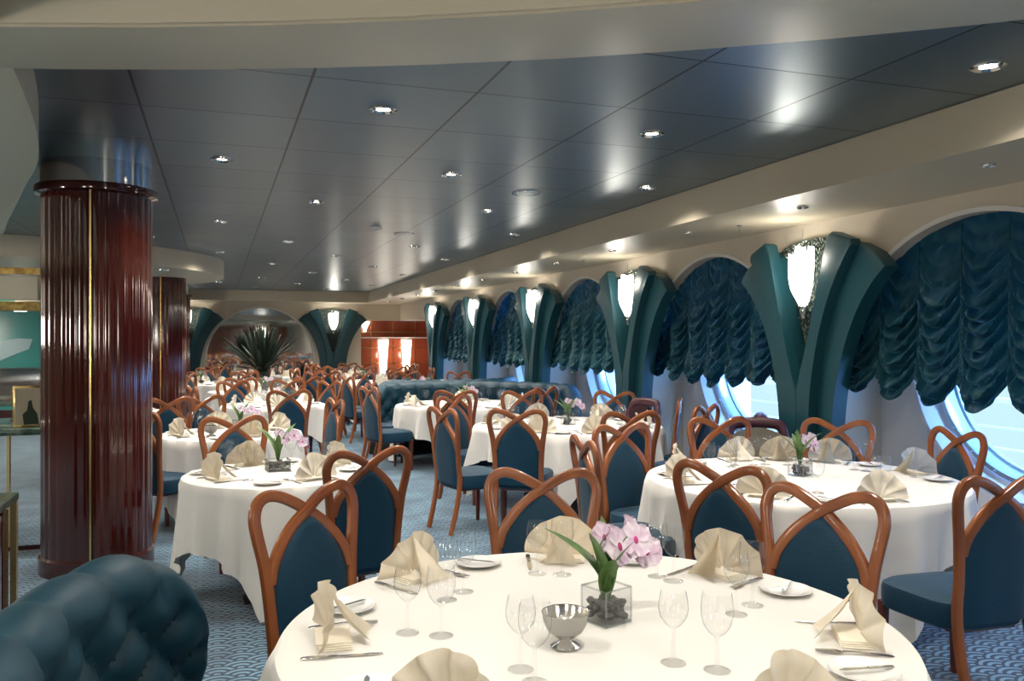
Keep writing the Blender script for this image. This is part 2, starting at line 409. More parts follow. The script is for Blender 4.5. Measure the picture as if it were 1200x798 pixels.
# rest of the shell
struct('wall_left', boxbm(-13.1, -13, -16, 23.2, 0, CZ), 'cream_warm'); struct('wall_front', boxbm(-13, 5.6, -16.1, -16, 0, CZ), 'wall_wood')
struct('wall_far', boxbm(-13, -4.6, YE, YE+.1, 0, CZ), 'cream_warm'); struct('wall_behind', boxbm(-13, 5.6, 23.2, 23.3, 0, CZ), 'cream_warm')

# circular stepped ceiling ring over the camera
def ring_drum(name, cx, cy, prof, a0, a1, m, label, n=96):
    bm = bmesh.new(); R = []
    for i in range(n+1):
        a = a0 + (a1-a0)*i/n; R.append([bm.verts.new((cx + r*cos(a), cy + r*sin(a), z)) for r, z in prof])
    for a, b in zip(R[:-1], R[1:]):
        for k in range(len(prof)-1): bm.faces.new((a[k], a[k+1], b[k+1], b[k]))
    return struct(name, bm, m, label, smooth=True)
ring_drum('trim_20', -3.12, -5.0, [(8.87, CZ), (8.87, 2.60), (8.85, 2.592), (8.43, 2.592), (8.43, 2.600), (8.415, 2.600), (8.40, 2.70), (8.02, 2.71), (8.02, 2.74), (8.005, 2.74), (8.0, 2.69), (7.98, 2.69), (7.98, 2.80), (0.05, 2.80)], RD(41), RD(319), 'cream', 'stepped cream circular ceiling ring above the foreground')

# left oval soffit by the near column
def slab(name, pts, z0, z1, m, label, bev=.02):
    bm = bmesh.new(); prism(bm, pts, z1, z0, axis='z', bev=bev); return struct(name, bm, m, label, smooth=True)
left_edge = [(-.50, 2.2), (-.66, 3.0), (-.73, 3.8), (-.82, 4.6), (-.96, 5.4), (-1.17, 6.2), (-1.40, 7.1), (-1.66, 8.1), (-1.98, 9.3), (-2.5, 10.3), (-3.3, 11.0)]
sp = [(p.x, p.y) for p in smooth_path([(a, b, 0) for a, b in left_edge], 5)]
slab('trim_21', sp + [(-9, 11.0), (-9, 2.2)], 2.6, CZ-.001, 'cream', 'rounded cream bulkhead beside the near column')
def circ(cx, cy, rx, ry, n=72): return [(cx + rx*cos(2*pi*i/n), cy + ry*sin(2*pi*i/n)) for i in range(n)]
slab('trim_22', circ(-2.9, 14.1, 3.0, 3.0), 2.58, CZ-.001, 'cream', 'round cream drop ceiling around the second column')

# ------------------------------------------------------------------ outside the portholes
def outside():
    struct('floor_deck', boxbm(5.7, 9.2, -4, 26, -.3, -.2), 'deck_paint', 'pale open deck outside the portholes')
    t = thing('deck_railing', 'white ship railing outside the portholes', 'railing', (8.9, 10, -.2))
    bm = bmesh.new()
    for z in (.25, .5, .75): box(bm, -.012, .012, -14, 14, z-.012, z+.012)
    obj('rail_bar', bm, 'outside_white', t)
    obj('handrail', boxbm(-.04, .04, -14, 14, 1.05, 1.11), 'outside_white', t)
    pm = None
    for k in range(19):
        o = obj('post', pm or boxbm(-.03, .03, -.03, .03, 0, 1.06), 'outside_white', t, loc=(0, -14 + k*1.55, 0)); pm = o.data
    for k, y in enumerate((1.9, 5.6, 8.9, 13.0, 17.3)):
        t = thing('boat_davit', 'pale steel davit frame seen through porthole number %s from the right' % ('one', 'two', 'three', 'four', 'five')[k], 'davit', (8.2, y, -.2), 0, 'davit frames on the deck')
        bm = bmesh.new(); box(bm, -.14, .14, -.11, .11, 0, 3.2, .02); obj('post', bm, 'outside_white', t)
        bm = bmesh.new(); sweep(bm, [(0, .1, .6), (0, 1.1, 2.6)], rsec(.12, .12), up=Vector((1, 0, 0))); obj('strut', bm, 'outside_white', t)
        obj('locker', boxbm(-.2, .2, -1.0, -.35, 0, 1.15, bev=.03), 'deck_paint', t)
outside()

# ------------------------------------------------------------------ pilasters with sconces
def make_pilaster(label):
    """local: +x points out of the wall into the room, y along the wall"""
    t = thing('fan_pilaster', label, 'pilaster', (0, 0, 0), 0, 'fan-shaped teal pilasters')
    R_ = [(.31, 0), (.31, .6), (.325, .95), (.37, 1.25), (.46, 1.55), (.60, 1.83), (.76, 2.03), (.88, 2.13)]
    top = [(.76, 2.25), (.60, 2.33), (.44, 2.36), (.34, 2.30)]
    slot = [(.30, 2.15), (.20, 1.80), (.10, 1.48), (.03, 1.28)]
    right = [(p.x, p.y) for p in smooth_path([(a, b, 0) for a, b in R_], 3)]
    half = right + top + slot
    out = half + [(-s, z) for s, z in reversed(half)]
    bm = bmesh.new(); prism(bm, out, .02, .15, 'x', .012); obj('outer_layer', bm, 'pilaster_leather', t)
    ridge = [(.155, 0), (.155, .8), (.17, 1.15), (.215, 1.42), (.30, 1.72), (.42, 2.0), (.56, 2.22), (.63, 2.31)]
    rg = [(p.x, p.y) for p in smooth_path([(a, b, 0) for a, b in ridge], 3)]
    for s in (1, -1):
        w_ = rg + [(.61, 2.355), (.42, 2.43), (.375, 2.41), (.33, 2.27), (.215, 1.85), (.11, 1.50), (.028, 1.27), (.0015, 1.20), (.0015, 0)]
        bm = bmesh.new(); prism(bm, [(s*a, z) for a, z in w_], .13, .235, 'x', .022, 3); obj('raised_wing', bm, 'pilaster_leather', t)
    g = [(.02, 1.30), (.34, 2.28), (.42, 2.34)] + [(.42*cos(a), 2.34 + .09*sin(a)) for a in [pi*k/12 for k in range(1, 12)]] + [(-.42, 2.34), (-.34, 2.28), (-.02, 1.30)]
    bm = bmesh.new(); prism(bm, g, .03, .06, 'x'); obj('glass_back', bm, 'seeded_glass', t, False)
    return t
def make_sconce(label):
    t = thing('wall_sconce', label, 'wall lamp', (0, 0, 0), 0, 'crystal sconces in the pilasters')
    rnd = random.Random(3)
    for k in range(9):
        a = -78 + 156*k/8; a = RD(a); h = .30 + .09*rnd.random(); zt = rnd.random()*.06
        bm = bmesh.new()
        p0 = Vector((.05 + .03*cos(a), .045*sin(a), -.20 + zt*.5)); p1 = Vector((.07 + .07*cos(a), .105*sin(a), -.02)); p2 = Vector((.06 + .085*cos(a), .125*sin(a), h - .14 + zt))
        sweep(bm, smooth_path([p0, p1, p2], 4), rsec(.068, .008), up=Vector((cos(a), sin(a), 0)), scales=[.45, .6, .8, .95, 1, 1.05, 1.05, 1, .75])
        obj('glass_petal', bm, 'sconce_glow', t)
    for k in range(13):
        a = RD(-80 + 160*k/12); ln = .16 + .10*rnd.random()
        bm = bmesh.new(); sweep(bm, [(.06 + .03*cos(a), .06*sin(a), .10), (.06 + .10*cos(a), .05*sin(a) + .17*sin(a), .17 + ln)], csec(.004, 5), scales=[1, .3]); obj('glass_spike', bm, 'glass', t)
    obj('bracket', lathebm([(.02, -.30), (.035, -.24), (.03, -.20), (.012, -.18)], 12, c=(.05, 0, 0)), 'chrome', t)
    bm = bmesh.new(); sweep(bm, [(.06, 0, .1), (.06, 0, .42)], csec(.003, 6)); obj('wire', bm, 'chrome', t)
    spot(t, (.22, 0, .2), SCONCE_W, col=(1, .93, .80), rad=.06, kind='POINT')
    return t
pos = ['nearest', 'second', 'third', 'fourth', 'farthest']
P0 = make_pilaster('tall teal padded fan pilaster on the window wall, %s to the camera' % pos[0]); S0 = make_sconce('glowing crystal sconce on the nearest window-wall pilaster')
wall_p = [(XW, y, 0, pi) for y in PIL[1:]] ; end_p = [(x, YE, 0, -pi/2) for x in EP]
lab_p = ['teal padded fan pilaster on the window wall, ' + s for s in ('nearest to the camera', 'second from the camera', 'middle of the row', 'second from the far end', 'at the far end')] + \
        ['teal fan pilaster on the far wall, beyond the left columns', 'teal fan pilaster on the far wall, left of the palm', 'teal fan pilaster on the far wall, right of the palm']
lab_s = ['glowing crystal sconce on ' + s.replace('teal padded fan pilaster', 'pilaster').replace('teal fan pilaster', 'pilaster') for s in lab_p]
for k, (x, y, z, rz) in enumerate(wall_p + end_p):
    for src, lab, dz in ((P0, lab_p, 0), (S0, lab_s, 2.08)):
        dx = .10 * cos(rz); dy = .10 * sin(rz)
        loc = (x, y, z) if dz == 0 else (x + dx, y + dy, dz)
        if k == 0: src.location = loc; src.rotation_euler = (0, 0, rz); src['label'] = lab[0]
        else: copy_tree(src, loc, rz, lab[k])

# ------------------------------------------------------------------ festoon blinds
def make_blind():
    t = thing('festoon_blind', '', 'blind', (0, 0, 0), 0, 'teal satin festoon blinds')
    bm = bmesh.new(); NC = 7; W = 1.285
    nz = noise.noise
    def f(u, v):
        s = (u*2-1) * W
        cc = u * NC; k = int(min(cc, NC-1e-6)); wv = cc - k
        q = min(max(wv, 0), 1); swp = sin(pi*q)**.62; sag = 1 - (2*q-1)**2
        ztop = 1.12 + sqrt(max(1.312**2 - s*s, 0.0))
        zb = 1.36 - .03*cos(pi*s/W)
        z = ztop + (zb - ztop)*v
        wob = nz(Vector((s*2.3 + k*3.1, z*1.7, 0))) * .07 + nz(Vector((s*7, z*5, 4))) * .022
        pitch = .098
        ph = (2.45 - z + wob)/pitch
        cell = math.floor(ph); fr = ph - cell
        rel = .6 + .5*nz(Vector((cell*1.37, k*2.11, .5))) + .15
        prof = sin(pi*fr**.8)**1.25
        fade = min(1, v*2.6)
        amp = (.014 + .060*swp*rel) * (.30 + .70*fade)
        x = amp*prof + .035*fade*swp + nz(Vector((s*14, z*11 - sag*1.2, 1)))*.016*swp + .010*sin((z + sag*.16)*95 + s*6)*swp*fade
        zz = z - (.135*sag + .02*swp)*fade - .035*fade*prof*swp*rel
        zz = min(zz, ztop)
        if v > .84:
            h = (v-.84)/.16; x += .06*sin(pi*h*.92)*(.35+.65*swp) + .014*sin(q*40 + k)*h*(1-h)*3; zz -= .02*sag*h
        ss = s + .012*sin(2*pi*wv)*0 + nz(Vector((s*4, z*3, 9)))*.012
        ss = max(-W, min(W, ss))
        return (x, ss, zz)
    grid(bm, NC*22, 190, f)
    bmesh.ops.solidify(bm, geom=bm.faces[:], thickness=.006)
    obj('swagged_cloth', bm, 'satin', t)
    bm = bmesh.new()
    for k in range(1, NC):
        s = -W + 2*W*k/NC; zt = 1.12 + sqrt(1.3**2 - s*s)
        sweep(bm, [(.012, s, zt-.02), (.022, s, 1.36)], rsec(.012, .006))
    obj('gathering_tape', bm, 'satin', t)
    return t
BL = make_blind()
wl = ['over the porthole nearest the camera', 'over the second porthole from the camera', 'over the third porthole from the camera', 'over the fourth porthole from the camera', 'over the farthest porthole']
for k, c in enumerate(WIN[1:]):
    lab = 'ruched teal satin festoon blind ' + wl[k]
    if k == 0: BL.location = (XW+.10, c, 0); BL.rotation_euler = (0, 0, pi); BL['label'] = lab
    else: copy_tree(BL, (XW+.10, c, 0), pi, lab)
copy_tree(BL, (XW+.20, WIN[0], 0), pi, 'ruched teal satin festoon blind over the porthole beside the camera')

# ------------------------------------------------------------------ columns
def column(x, y, label):
    t = thing('reeded_column', label, 'column', (x, y, 0), 0, 'polished burgundy columns'); N = 28; sub = 8; n = N*sub
    def rf(i):
        a = (i % sub)/sub; return 1 + .020*(sin(pi*a)**.8) - .012
    bm = lathebm([(.355, 0.12), (.355, 2.62)], n, rfun=rf); obj('shaft', bm, 'burgundy_wood', t)
    obj('plinth', lathebm([(.372, 0), (.372, .11), (.35, .13)], 64), 'burgundy_wood', t)
    obj('capital_ring', lathebm([(.35, 2.60), (.395, 2.615), (.40, 2.64), (.395, 2.665), (.36, 2.67)], 64), 'burgundy_wood', t)
    obj('steel_collar', lathebm([(.362, 2.67), (.362, CZ)], 64), 'chrome', t)
    for k in (0, 1):
        a = RD(-90) + k*pi
        bm = bmesh.new(); box(bm, -.006, .006, -.004, .012, .12, 2.61)
        o = obj('brass_seam', bm, 'brass', t); o.location = (.362*cos(a), .362*sin(a), 0); o.rotation_euler = (0, 0, a - pi/2)
    return t
column(-.80, 6.63, 'polished burgundy reeded column nearest the camera, with steel collar')
column(-.82, 14.4, 'polished burgundy reeded column behind the nearest one, under the round drop ceiling')
column(-.95, 21.2, 'burgundy reeded column farthest away, by the far wall')

# ------------------------------------------------------------------ downlights
def make_downlight(name, label, group, r, watts, size):
    t = thing(name, label, 'downlight', (0, 0, 0), 0, group)
    obj('bezel', lathebm([(r*.62, .012), (r*.66, -.006), (r*.85, -.016), (r, -.010), (r*1.02, 0)], 24), 'chrome', t)
    obj('lens', lathebm([(0, -.004), (r*.4, -.003), (r*.63, .004)], 20), 'lens', t)
    spot(t, (0, 0, -.03), watts, size, rad=r*.7)
    return t
DL = make_downlight('ceiling_downlight', '', 'downlights in the dark metal ceiling', .075, DOWN_W, RD(140))
SL = make_downlight('soffit_downlight', '', 'small downlights in the soffit above the windows', .042, SOFF_W, RD(140))
first = True; nrow = 0
def px(X, Y, Z):
    th = RD(19.2); D = X*sin(th) + Y*cos(th); r = X*cos(th) - Y*sin(th); return 600 + 992*r/D, 399 - 992*(Z-1.6)/D
rowname = []
r_i = 0
Y = 2.87; odd = 0
rows = []
while Y < 21.4:
    xs = ([-.77, .83, 2.43] if odd else [.03, 1.63, 3.25])
    rows.append((Y, xs)); Y += 1.59; odd ^= 1
ordn = ['first', 'second', 'third', 'fourth', 'fifth', 'sixth', 'seventh', 'eighth', 'ninth', 'tenth', 'eleventh', 'twelfth', 'thirteenth', 'fourteenth']
side3 = ['left', 'middle', 'right']
for ri, (Y, xs) in enumerate(rows):
    for si, X in enumerate(xs):
        if (ri == 0 and X < 2) or (X < -.5 and Y < 5): continue
        if hypot(X+.8, Y-6.63) < .6 or hypot(X+.82, Y-14.4) < .6 : continue
        if hypot(X+2.9, Y-14.1) < 3.05: continue
        lab = 'round chrome downlight in the metal ceiling, %s of its row, %s row from the camera' % (side3[si], ordn[ri])
        if first: DL.location = (X, Y, CZ); DL['label'] = lab; first = False
        else: copy_tree(DL, (X, Y, CZ), 0, lab)
for k in range(-2, 12):
    Y = 3.53 + 1.56*k
    lab = 'small downlight in the window-side soffit, %s from the camera' % (ordn[k] if k >= 0 else 'outside the frame')
    if k == -2: SL.location = (4.0, Y, SZ); SL['label'] = lab
    else: copy_tree(SL, (4.0, Y, SZ), 0, lab)
RL = make_downlight('ring_downlight', 'downlight in the circular ceiling ring overhead', 'downlights in the ring overhead', .07, RING_W, RD(150))
RL.location = (1.0, 1.6, 2.71)
for (x, y) in ((-.3, 2.2), (2.1, .2), (-1.6, 2.6), (2.6, -1.6), (.4, .2), (-1.8, .3), (1.2, -1.6), (-1, -2.2)):
    z = 2.80 if hypot(x+3.12, y+5.0) < 7.95 else 2.71
    copy_tree(RL, (x, y, z), 0, 'downlight in the circular ceiling ring overhead')
RL.location = (1.0, 1.6, 2.80 if hypot(4.12, 6.6) < 7.95 else 2.71)
for k, (x, y) in enumerate(((-2.2, 5.2), (-2.6, 7.6), (-3.6, 9.6), (-3.4, 3.2))): copy_tree(RL, (x, y, 2.6), 0, 'downlight in the rounded cream bulkhead, %s from the camera' % ordn[k])
for k, (x, y) in enumerate(((-.7, 12.6), (-1.9, 12.2), (-2.4, 16), (-3.6, 12.6))): copy_tree(RL, (x, y, 2.58), 0, 'downlight in the round drop ceiling, %s from the right' % ordn[k])
for k, (x, y) in enumerate(((-5, 14), (-7, 10), (-7, 5), (-9, 18), (-4.4, 19), (-7, 0))): copy_tree(RL, (x, y, 2.8 if x > -9 else CZ), 0, 'downlight beyond the left edge, %s from the camera' % ordn[k])

for k, (x, y, z) in enumerate(((-1.6, -2.4, 2.05), (-5.5, 3.5, 2.1), (-5.5, 9.5, 2.1), (-6, 17, 2.1), (-2.6, .5, 2.05), (2.2, -1.3, 2.05))):  # unseen globes added to brighten the ceiling ring, bulkheads and foreground
    t = thing('fill_globe', 'added fill globe hanging unseen outside the frame, %s from the camera' % ordn[k], 'fill_lamp', (x, y, z), 0, 'added fill globes')
    obj('globe', lathebm([(.26*sin(pi*q/16), -.26*cos(pi*q/16)) for q in range(17)], 32), 'lamp_glow', t); obj('rod', lathebm([(.012, .25), (.012, 2.8-z)], 10), 'brass', t)
    for q in range(1): spot(t, (0, 0, -.34), FILL_GLOBE_W * (.45, 1, 1, 1, .30, .34)[k], col=(1, .91, .80), rad=.22, kind='POINT')
for k in range(12): copy_tree(DL, (-3 + 2.3*(k % 3) + .4, -6.2 - 2.4*(k//3), CZ - .031), 0, 'added fill downlight behind the camera, outside the frame')  # extra unseen downlights, added for general light and glints in the mirrors
for (x, y, lab) in ((2.43, 6.62, 'flat round grey ceiling speaker, nearest one'), (2.03, 9.6, 'flat round grey ceiling speaker, farther one')):
    t = thing('ceiling_speaker', lab, 'speaker', (x, y, CZ)); obj('grille', lathebm([(0, -.006), (.08, -.008), (.10, -.006), (.11, 0)], 28), 'ceiling_metal', t); obj('rim', lathebm([(.108, -.008), (.118, -.008), (.12, 0)], 28), 'frame_metal', t)
t = thing('smoke_detector', 'small white smoke detector on the metal ceiling', 'smoke detector', (1.62, 9.15, CZ)); obj('body', lathebm([(0, -.05), (.035, -.048), (.05, -.03), (.055, 0)], 24), 'white_trim', t); obj('base_ring', lathebm([(.055, -.012), (.065, -.01), (.066, 0)], 24), 'white_trim', t)
for k, y in enumerate((6.1, 9.3)):
    t = thing('sprinkler', 'tiny sprinkler head under the window-side soffit, %s' % ('nearer', 'farther')[k], 'sprinkler', (4.15, y, SZ))
    obj('escutcheon', lathebm([(.0, -.01), (.02, -.008), (.022, 0)], 12), 'chrome', t); obj('deflector', lathebm([(.0, -.05), (.012, -.05), (.004, -.045), (.005, -.01)], 10), 'chrome', t)

# ------------------------------------------------------------------ chairs
def make_chair(label):
    t = thing('dining_chair', label, 'chair')
    def back(z): return -.215 - .055*max(0, (z-.40))/.64 - .05*max(0, (z-.75))   # y of the back line, leaning
    sec = rsec(.044, .034, .34)
    for s in (1, -1):
        # one bent-wood member: rear leg, post, loop over the top, then down across to the other side
        P = [(s*.185, -.30, 0), (s*.188, -.245, .22), (s*.190, back(.42), .42), (s*.195, back(.60), .60), (s*.209, back(.76), .76), (s*.230, back(.88), .88), (s*.236, back(.945), .945), (s*.218, back(.995), .995), (s*.175, back(1.018), 1.018),
             (s*.120, back(1.01), 1.010), (s*.060, back(.985), .982), (0, back(.945)-s*.007, .946), (-s*.065, back(.90), .898), (-s*.125, back(.84), .838), (-s*.170, back(.77), .768), (-s*.190, back(.70), .70)]
        pts = smooth_path(P, 4)
        bm = bmesh.new(); sweep(bm, pts, sec); obj('bent_frame', bm, 'wood_orange', t)
    # upholstered pointed panel
    bm = bmesh.new()
    prof = [(0, .932), (.055, .892), (.11, .838), (.15, .775), (.175, .71), (.180, .62), (.176, .52), (.172, .40)]
    pr = [(p.x, p.y) for p in smooth_path([(a, b, 0) for a, b in prof], 4)]
    nv = len(pr)
    def f(side):
        def g(u, v):
            i = min(int(round(v*(nv-1))), nv-1); hw, z = pr[i]
            s = (u*2-1); th = .024*(1-abs(s)**4)*min(1, hw/.05) + .004
            return (s*hw, back(z) + side*th, z)
        return g
    grid(bm, 12, nv-1, f(1)); grid(bm, 12, nv-1, f(-1))
    bmesh.ops.remove_doubles(bm, verts=bm.verts[:], dist=.0005)
    be = [e for e in bm.edges if len(e.link_faces) == 1]
    try: bmesh.ops.bridge_loops(bm, edges=be)
    except Exception:
        bmesh.ops.holes_fill(bm, edges=be)
    obj('back_panel', bm, 'teal_fabric', t)
    # seat: trapezoid cushion, crowned
    bm = bmesh.new()
    def outline(k, n=48):
        a = 2*pi*k/n; c, s = cos(a), sin(a); p = 4.2
        x = abs(c)**(2/p) * (1 if c >= 0 else -1); y = abs(s)**(2/p) * (1 if s >= 0 else -1)
        yy = y*.235 + .015; w_ = .215 + .035*(y+1)/2
        return x*w_, yy
    levels = [(.93, .362), (.99, .372), (1.0, .40), (1.0, .455), (.975, .475), (.90, .487), (.6, .495), (.25, .498)]
    rings = [[bm.verts.new((outline(k)[0]*s, (outline(k)[1]-.015)*s + .015, z)) for k in range(48)] for s, z in levels]
    for a, b in zip(rings[:-1], rings[1:]):
        for i in range(48): bm.faces.new((a[i], a[(i+1) % 48], b[(i+1) % 48], b[i]))
    bm.faces.new(rings[0][::-1]); bm.faces.new(rings[-1])
    obj('seat', bm, 'teal_fabric', t)
    for s in (1, -1):
        bm = bmesh.new(); sweep(bm, [(s*.205, .205, 0), (s*.205, .205, .385)], rsec(.042, .042, .2), scales=[.62, 1.0]); obj('leg', bm, 'wood_dark', t)
    bm = bmesh.new(); box(bm, -.165, .165, -.18, .19, .345, .380, .008); obj('seat_rail', bm, 'wood_dark', t)
    return t
CH = make_chair('')
CHN = [0]; CHAIRS = []
def place_chair(x, y, ang, label, group):
    """x,y: where the top of the back stands; ang: facing direction (radians, world)"""
    ox, oy = x + .30*cos(ang), y + .30*sin(ang); rz = ang - pi/2
    if CHN[0] == 0: CH.location = (ox, oy, 0); CH.rotation_euler = (0, 0, rz); CH['label'] = label; CH['group'] = group; c = CH
    else: c = copy_tree(CH, (ox, oy, 0), rz, label, None, group)
    CHN[0] += 1; CHAIRS.append((ox, oy)); return c
def make_tub(x, y, ang, label, back_mat='linen_beige'):
    t = thing('tub_chair', label, 'chair', (x + .27*cos(ang), y + .27*sin(ang), 0), ang - pi/2, 'purple tub chairs by the windows')
    bm = bmesh.new()
    P = smooth_path([(-.20, -.16, .42), (-.215, -.22, .68), (-.215, -.27, .86), (-.18, -.29, .935), (-.08, -.30, .955), (.08, -.30, .955), (.18, -.29, .935), (.215, -.27, .86), (.215, -.22, .68), (.20, -.16, .42)], 6)
    sweep(bm, P, csec(.042, 12)); obj('back_frame', bm, 'purple_fabric', t)
    bm = bmesh.new()
    def f(u, v):
        s = u*2-1; z = .42 + .50*v; hw = .20; return (s*hw, -.275 + .05*s*s + .0*v, z*(1) - .06*v*s*s)
    grid(bm, 12, 8, f); bmesh.ops.solidify(bm, geom=bm.faces[:], thickness=.04); obj('back_panel', bm, back_mat, t)
    obj('seat', boxbm(-.25, .25, -.24, .24, .32, .47, bev=.04, seg=4), 'purple_fabric', t)
    for sx in (-1, 1):
        for sy in (-1, 1):
            bm = bmesh.new(); sweep(bm, [(sx*.2, sy*.19, 0), (sx*.2, sy*.19, .33)], rsec(.04, .04, .2), scales=[.6, 1]); obj('leg', bm, 'wood_dark', t)
    return t

# ------------------------------------------------------------------ tables and cloths
TZ = .76
def cloth_mesh(R, a, rot, seed, full=True):
    bm = bmesh.new(); rnd = random.Random(seed); ph = [rnd.random()*6.28 for _ in range(4)]
    NA = 144
    def pt(th):
        c, s = cos(th-rot), sin(th-rot); L = a/max(abs(c), abs(s))
        L = min(L, R + TZ - .03 + 0*L) if L - R > TZ - .03 else L
        return L - R
    prof_r = [0, .3, .6, .85, .95, .985]
    rings = []
    cen = bm.verts.new((0, 0, TZ))
    for r in prof_r[1:]:
        rings.append([bm.verts.new((R*r*cos(2*pi*k/NA), R*r*sin(2*pi*k/NA), TZ)) for k in range(NA)])
    nd = 16
    for j in range(nd+1):
        ring = []
        for k in range(NA):
            th = 2*pi*k/NA; H = pt(th); d = j/nd
            corner = ((H - (a-R))/max(1e-3, (a*1.414-a)))
            flare = .02 + .10*H*d**1.2
            f1 = sin(th*8 + ph[0] + .5*sin(th*3)); f2 = sin(th*15 + ph[1] + .8*sin(th*2)); fold = (1-abs(f1))**1.5*1.1 - .35 + (1-abs(f2))**2*.55 - .2 + sin(th*5 + ph[2])*.3
            amp = .100*d**.9 * (1 if R > .7 else .55)
            rr = R + .004 + flare*(.3+.7*max(0, corner)) + amp*fold - .01*d
            z = TZ - .006 - H*d
            if j == 0: rr = R + .001; z = TZ - .005
            ring.append(bm.verts.new((rr*cos(th), rr*sin(th), max(z, .012))))
        rings.append(ring)
    for k in range(NA): bm.faces.new((cen, rings[0][k], rings[0][(k+1) % NA]))
    for A, B in zip(rings[:-1], rings[1:]):
        for k in range(NA): bm.faces.new((A[k], A[(k+1) % NA], B[(k+1) % NA], B[k]))
    return bm
TABLES = {}
def make_table(key, x, y, R, a, rot, desc):
    TABLES[key] = (x, y, R, desc)
    t = thing('dining_table', 'round dining table under the cloth, ' + desc, 'table', (x, y, 0), 0, 'round dining tables')
    obj('tabletop', lathebm([(0, TZ-.012), (R-.03, TZ-.012), (R-.015, TZ-.02), (R-.03, TZ-.045), (0, TZ-.045)], 48), 'wood_dark', t)
    obj('pedestal', lathebm([(.05, TZ-.045), (.05, .12), (.12, .06), (.0, .06)], 20), 'black', t)
    bm = bmesh.new()
    for k in range(4):
        an = pi/4 + k*pi/2; sweep(bm, [(0, 0, .07), (R*.5*cos(an), R*.5*sin(an), .03)], rsec(.06, .04))
    obj('base', bm, 'black', t)
    c = obj('tablecloth', cloth_mesh(R, a, rot, key), 'cloth'); c.location = (x, y, 0)
    tag(c, 'white tablecloth draped over the ' + desc, 'tablecloth', 'white tablecloths')

# ------------------------------------------------------------------ tableware prototypes
def fan_napkin():
    t = thing('folded_napkin', '', 'napkin')
    bm = bmesh.new(); NP = 6; nu = 72
    def f(u, v):
        phi = RD(-4) + u*RD(188); r = .012 + .132*v*(1 + .05*noise.noise(Vector((u*4, 7, 1))))
        z_ = (abs(sin(u*pi*NP + .4))**.7 - .6) * .020 * v + .010*noise.noise(Vector((u*5, v*3, 1)))
        x = r*cos(phi); z = r*sin(phi)*1.05
        y = -.035 - .10*(abs(x)/.14)**2*.35 + z_ + z*.10 + .02*sin(u*7)*v
        return (x, y, max(z, .0) + .016)
    grid(bm, nu, 8, f); bmesh.ops.solidify(bm, geom=bm.faces[:], thickness=.004); obj('pleated_fan', bm, 'napkin', t)
    bm = bmesh.new()   # triangular prop that holds the fan up, with the loose pointed edge
    tri = [(-.060, .100, .012), (.065, .085, .010), (.012, -.028, .150)]
    def g(u, v):
        a = Vector(tri[0]); b = Vector(tri[1]); c = Vector(tri[2]); p = a.lerp(b, u).lerp(c, v)
        p.y += -.02*sin(pi*u)*(1-v) - .01*sin(pi*v); p.z += .012*sin(pi*u*2)*(1-v)*v*4
        return p
    grid(bm, 12, 10, g); bmesh.ops.solidify(bm, geom=bm.faces[:], thickness=.0025); obj('prop_fold', bm, 'napkin', t)
    bm = bmesh.new()
    for k in range(4): box(bm, -.085 + k*.004, .085 - k*.006, -.055 - .004*k, .03, .001 + k*.0045, .0045 + k*.0045, .0012, 1)
    obj('folded_base', bm, 'napkin', t, False)
    return t
def fan_napkin_low():
    bm = bmesh.new(); NP = 7
    def f(u, v):
        phi = u*pi; r = .012 + .128*v; x = r*cos(phi); z = r*sin(phi)
        return (x, -.03 - .035*(x/.14)**2 + cos(u*pi*NP*2)*.012*v, z + .012)
    grid(bm, NP*4, 3, f); grid(bm, 4, 3, lambda u, v: ((u-.5)*.16*(1-v), .09 - .12*v, .01 + .135*v)); box(bm, -.085, .085, -.06, .03, .001, .014)
    return bm
GOB = [(.034, 0), (.0345, .002), (.02, .006), (.006, .012), (.0042, .03), (.004, .075), (.0075, .088), (.022, .098), (.034, .115), (.0405, .14), (.0415, .16), (.039, .185), (.0365, .20)]
WIN_G = [(.033, 0), (.0335, .002), (.02, .006), (.006, .012), (.0038, .03), (.0036, .082), (.007, .092), (.022, .104), (.0345, .122), (.039, .142), (.038, .160), (.034, .182), (.032, .190)]
def goblet(prof, name, split=7):
    t = thing(name, '', 'glass')
    obj('bowl', lathebm(prof[split-1:], 28), 'glass', t); obj('stem', lathebm(prof[3:split], 12), 'glass', t); obj('foot', lathebm([(0, .0)] + prof[0:4], 28), 'glass', t)
    return t
def plate_bm(r=.085): return lathebm([(0, .006), (r*.62, .006), (r*.72, .010), (r, .017), (r*1.01, .015), (r*.7, .004), (r*.6, 0), (0, 0)], 40)
def outline_bm(pts, th, z=0, bend=None):
    bm = bmesh.new(); prism(bm, pts, z, z+th, 'z', th*.3, 1)
    if bend:
        for v in bm.verts: v.co.z += bend(v.co.y)
    return bm
def knife_parts(t):
    obj('handle', outline_bm([(-.007, -.105), (-.0085, -.09), (-.006, -.01), (.006, -.01), (.0085, -.09), (.007, -.105), (0, -.109)], .005), 'silver', t)
    obj('blade', outline_bm([(-.006, -.012), (-.0065, .03), (-.007, .08), (-.003, .105), (.004, .112), (.008, .09), (.008, .03), (.006, -.012)], .0018, .0015), 'silver', t)
def fork_parts(t):
    obj('handle', outline_bm([(-.008, -.10), (-.009, -.085), (-.0035, 0), (-.004, .03), (.004, .03), (.0035, 0), (.009, -.085), (.008, -.10), (0, -.104)], .003, .001, lambda y: .006*cos(y*22)), 'silver', t)
    pts = [(-.004, .028), (-.0115, .045), (-.0115, .098), (-.009, .098), (-.008, .06), (-.0062, .06), (-.005, .099), (-.0025, .099), (-.0018, .06), (.0018, .06), (.0025, .099), (.005, .099), (.0062, .06), (.008, .06), (.009, .098), (.0115, .098), (.0115, .045), (.004, .028)]
    obj('tines', outline_bm(pts, .002, .004, lambda y: .004*sin((y-.03)*40)), 'silver', t)
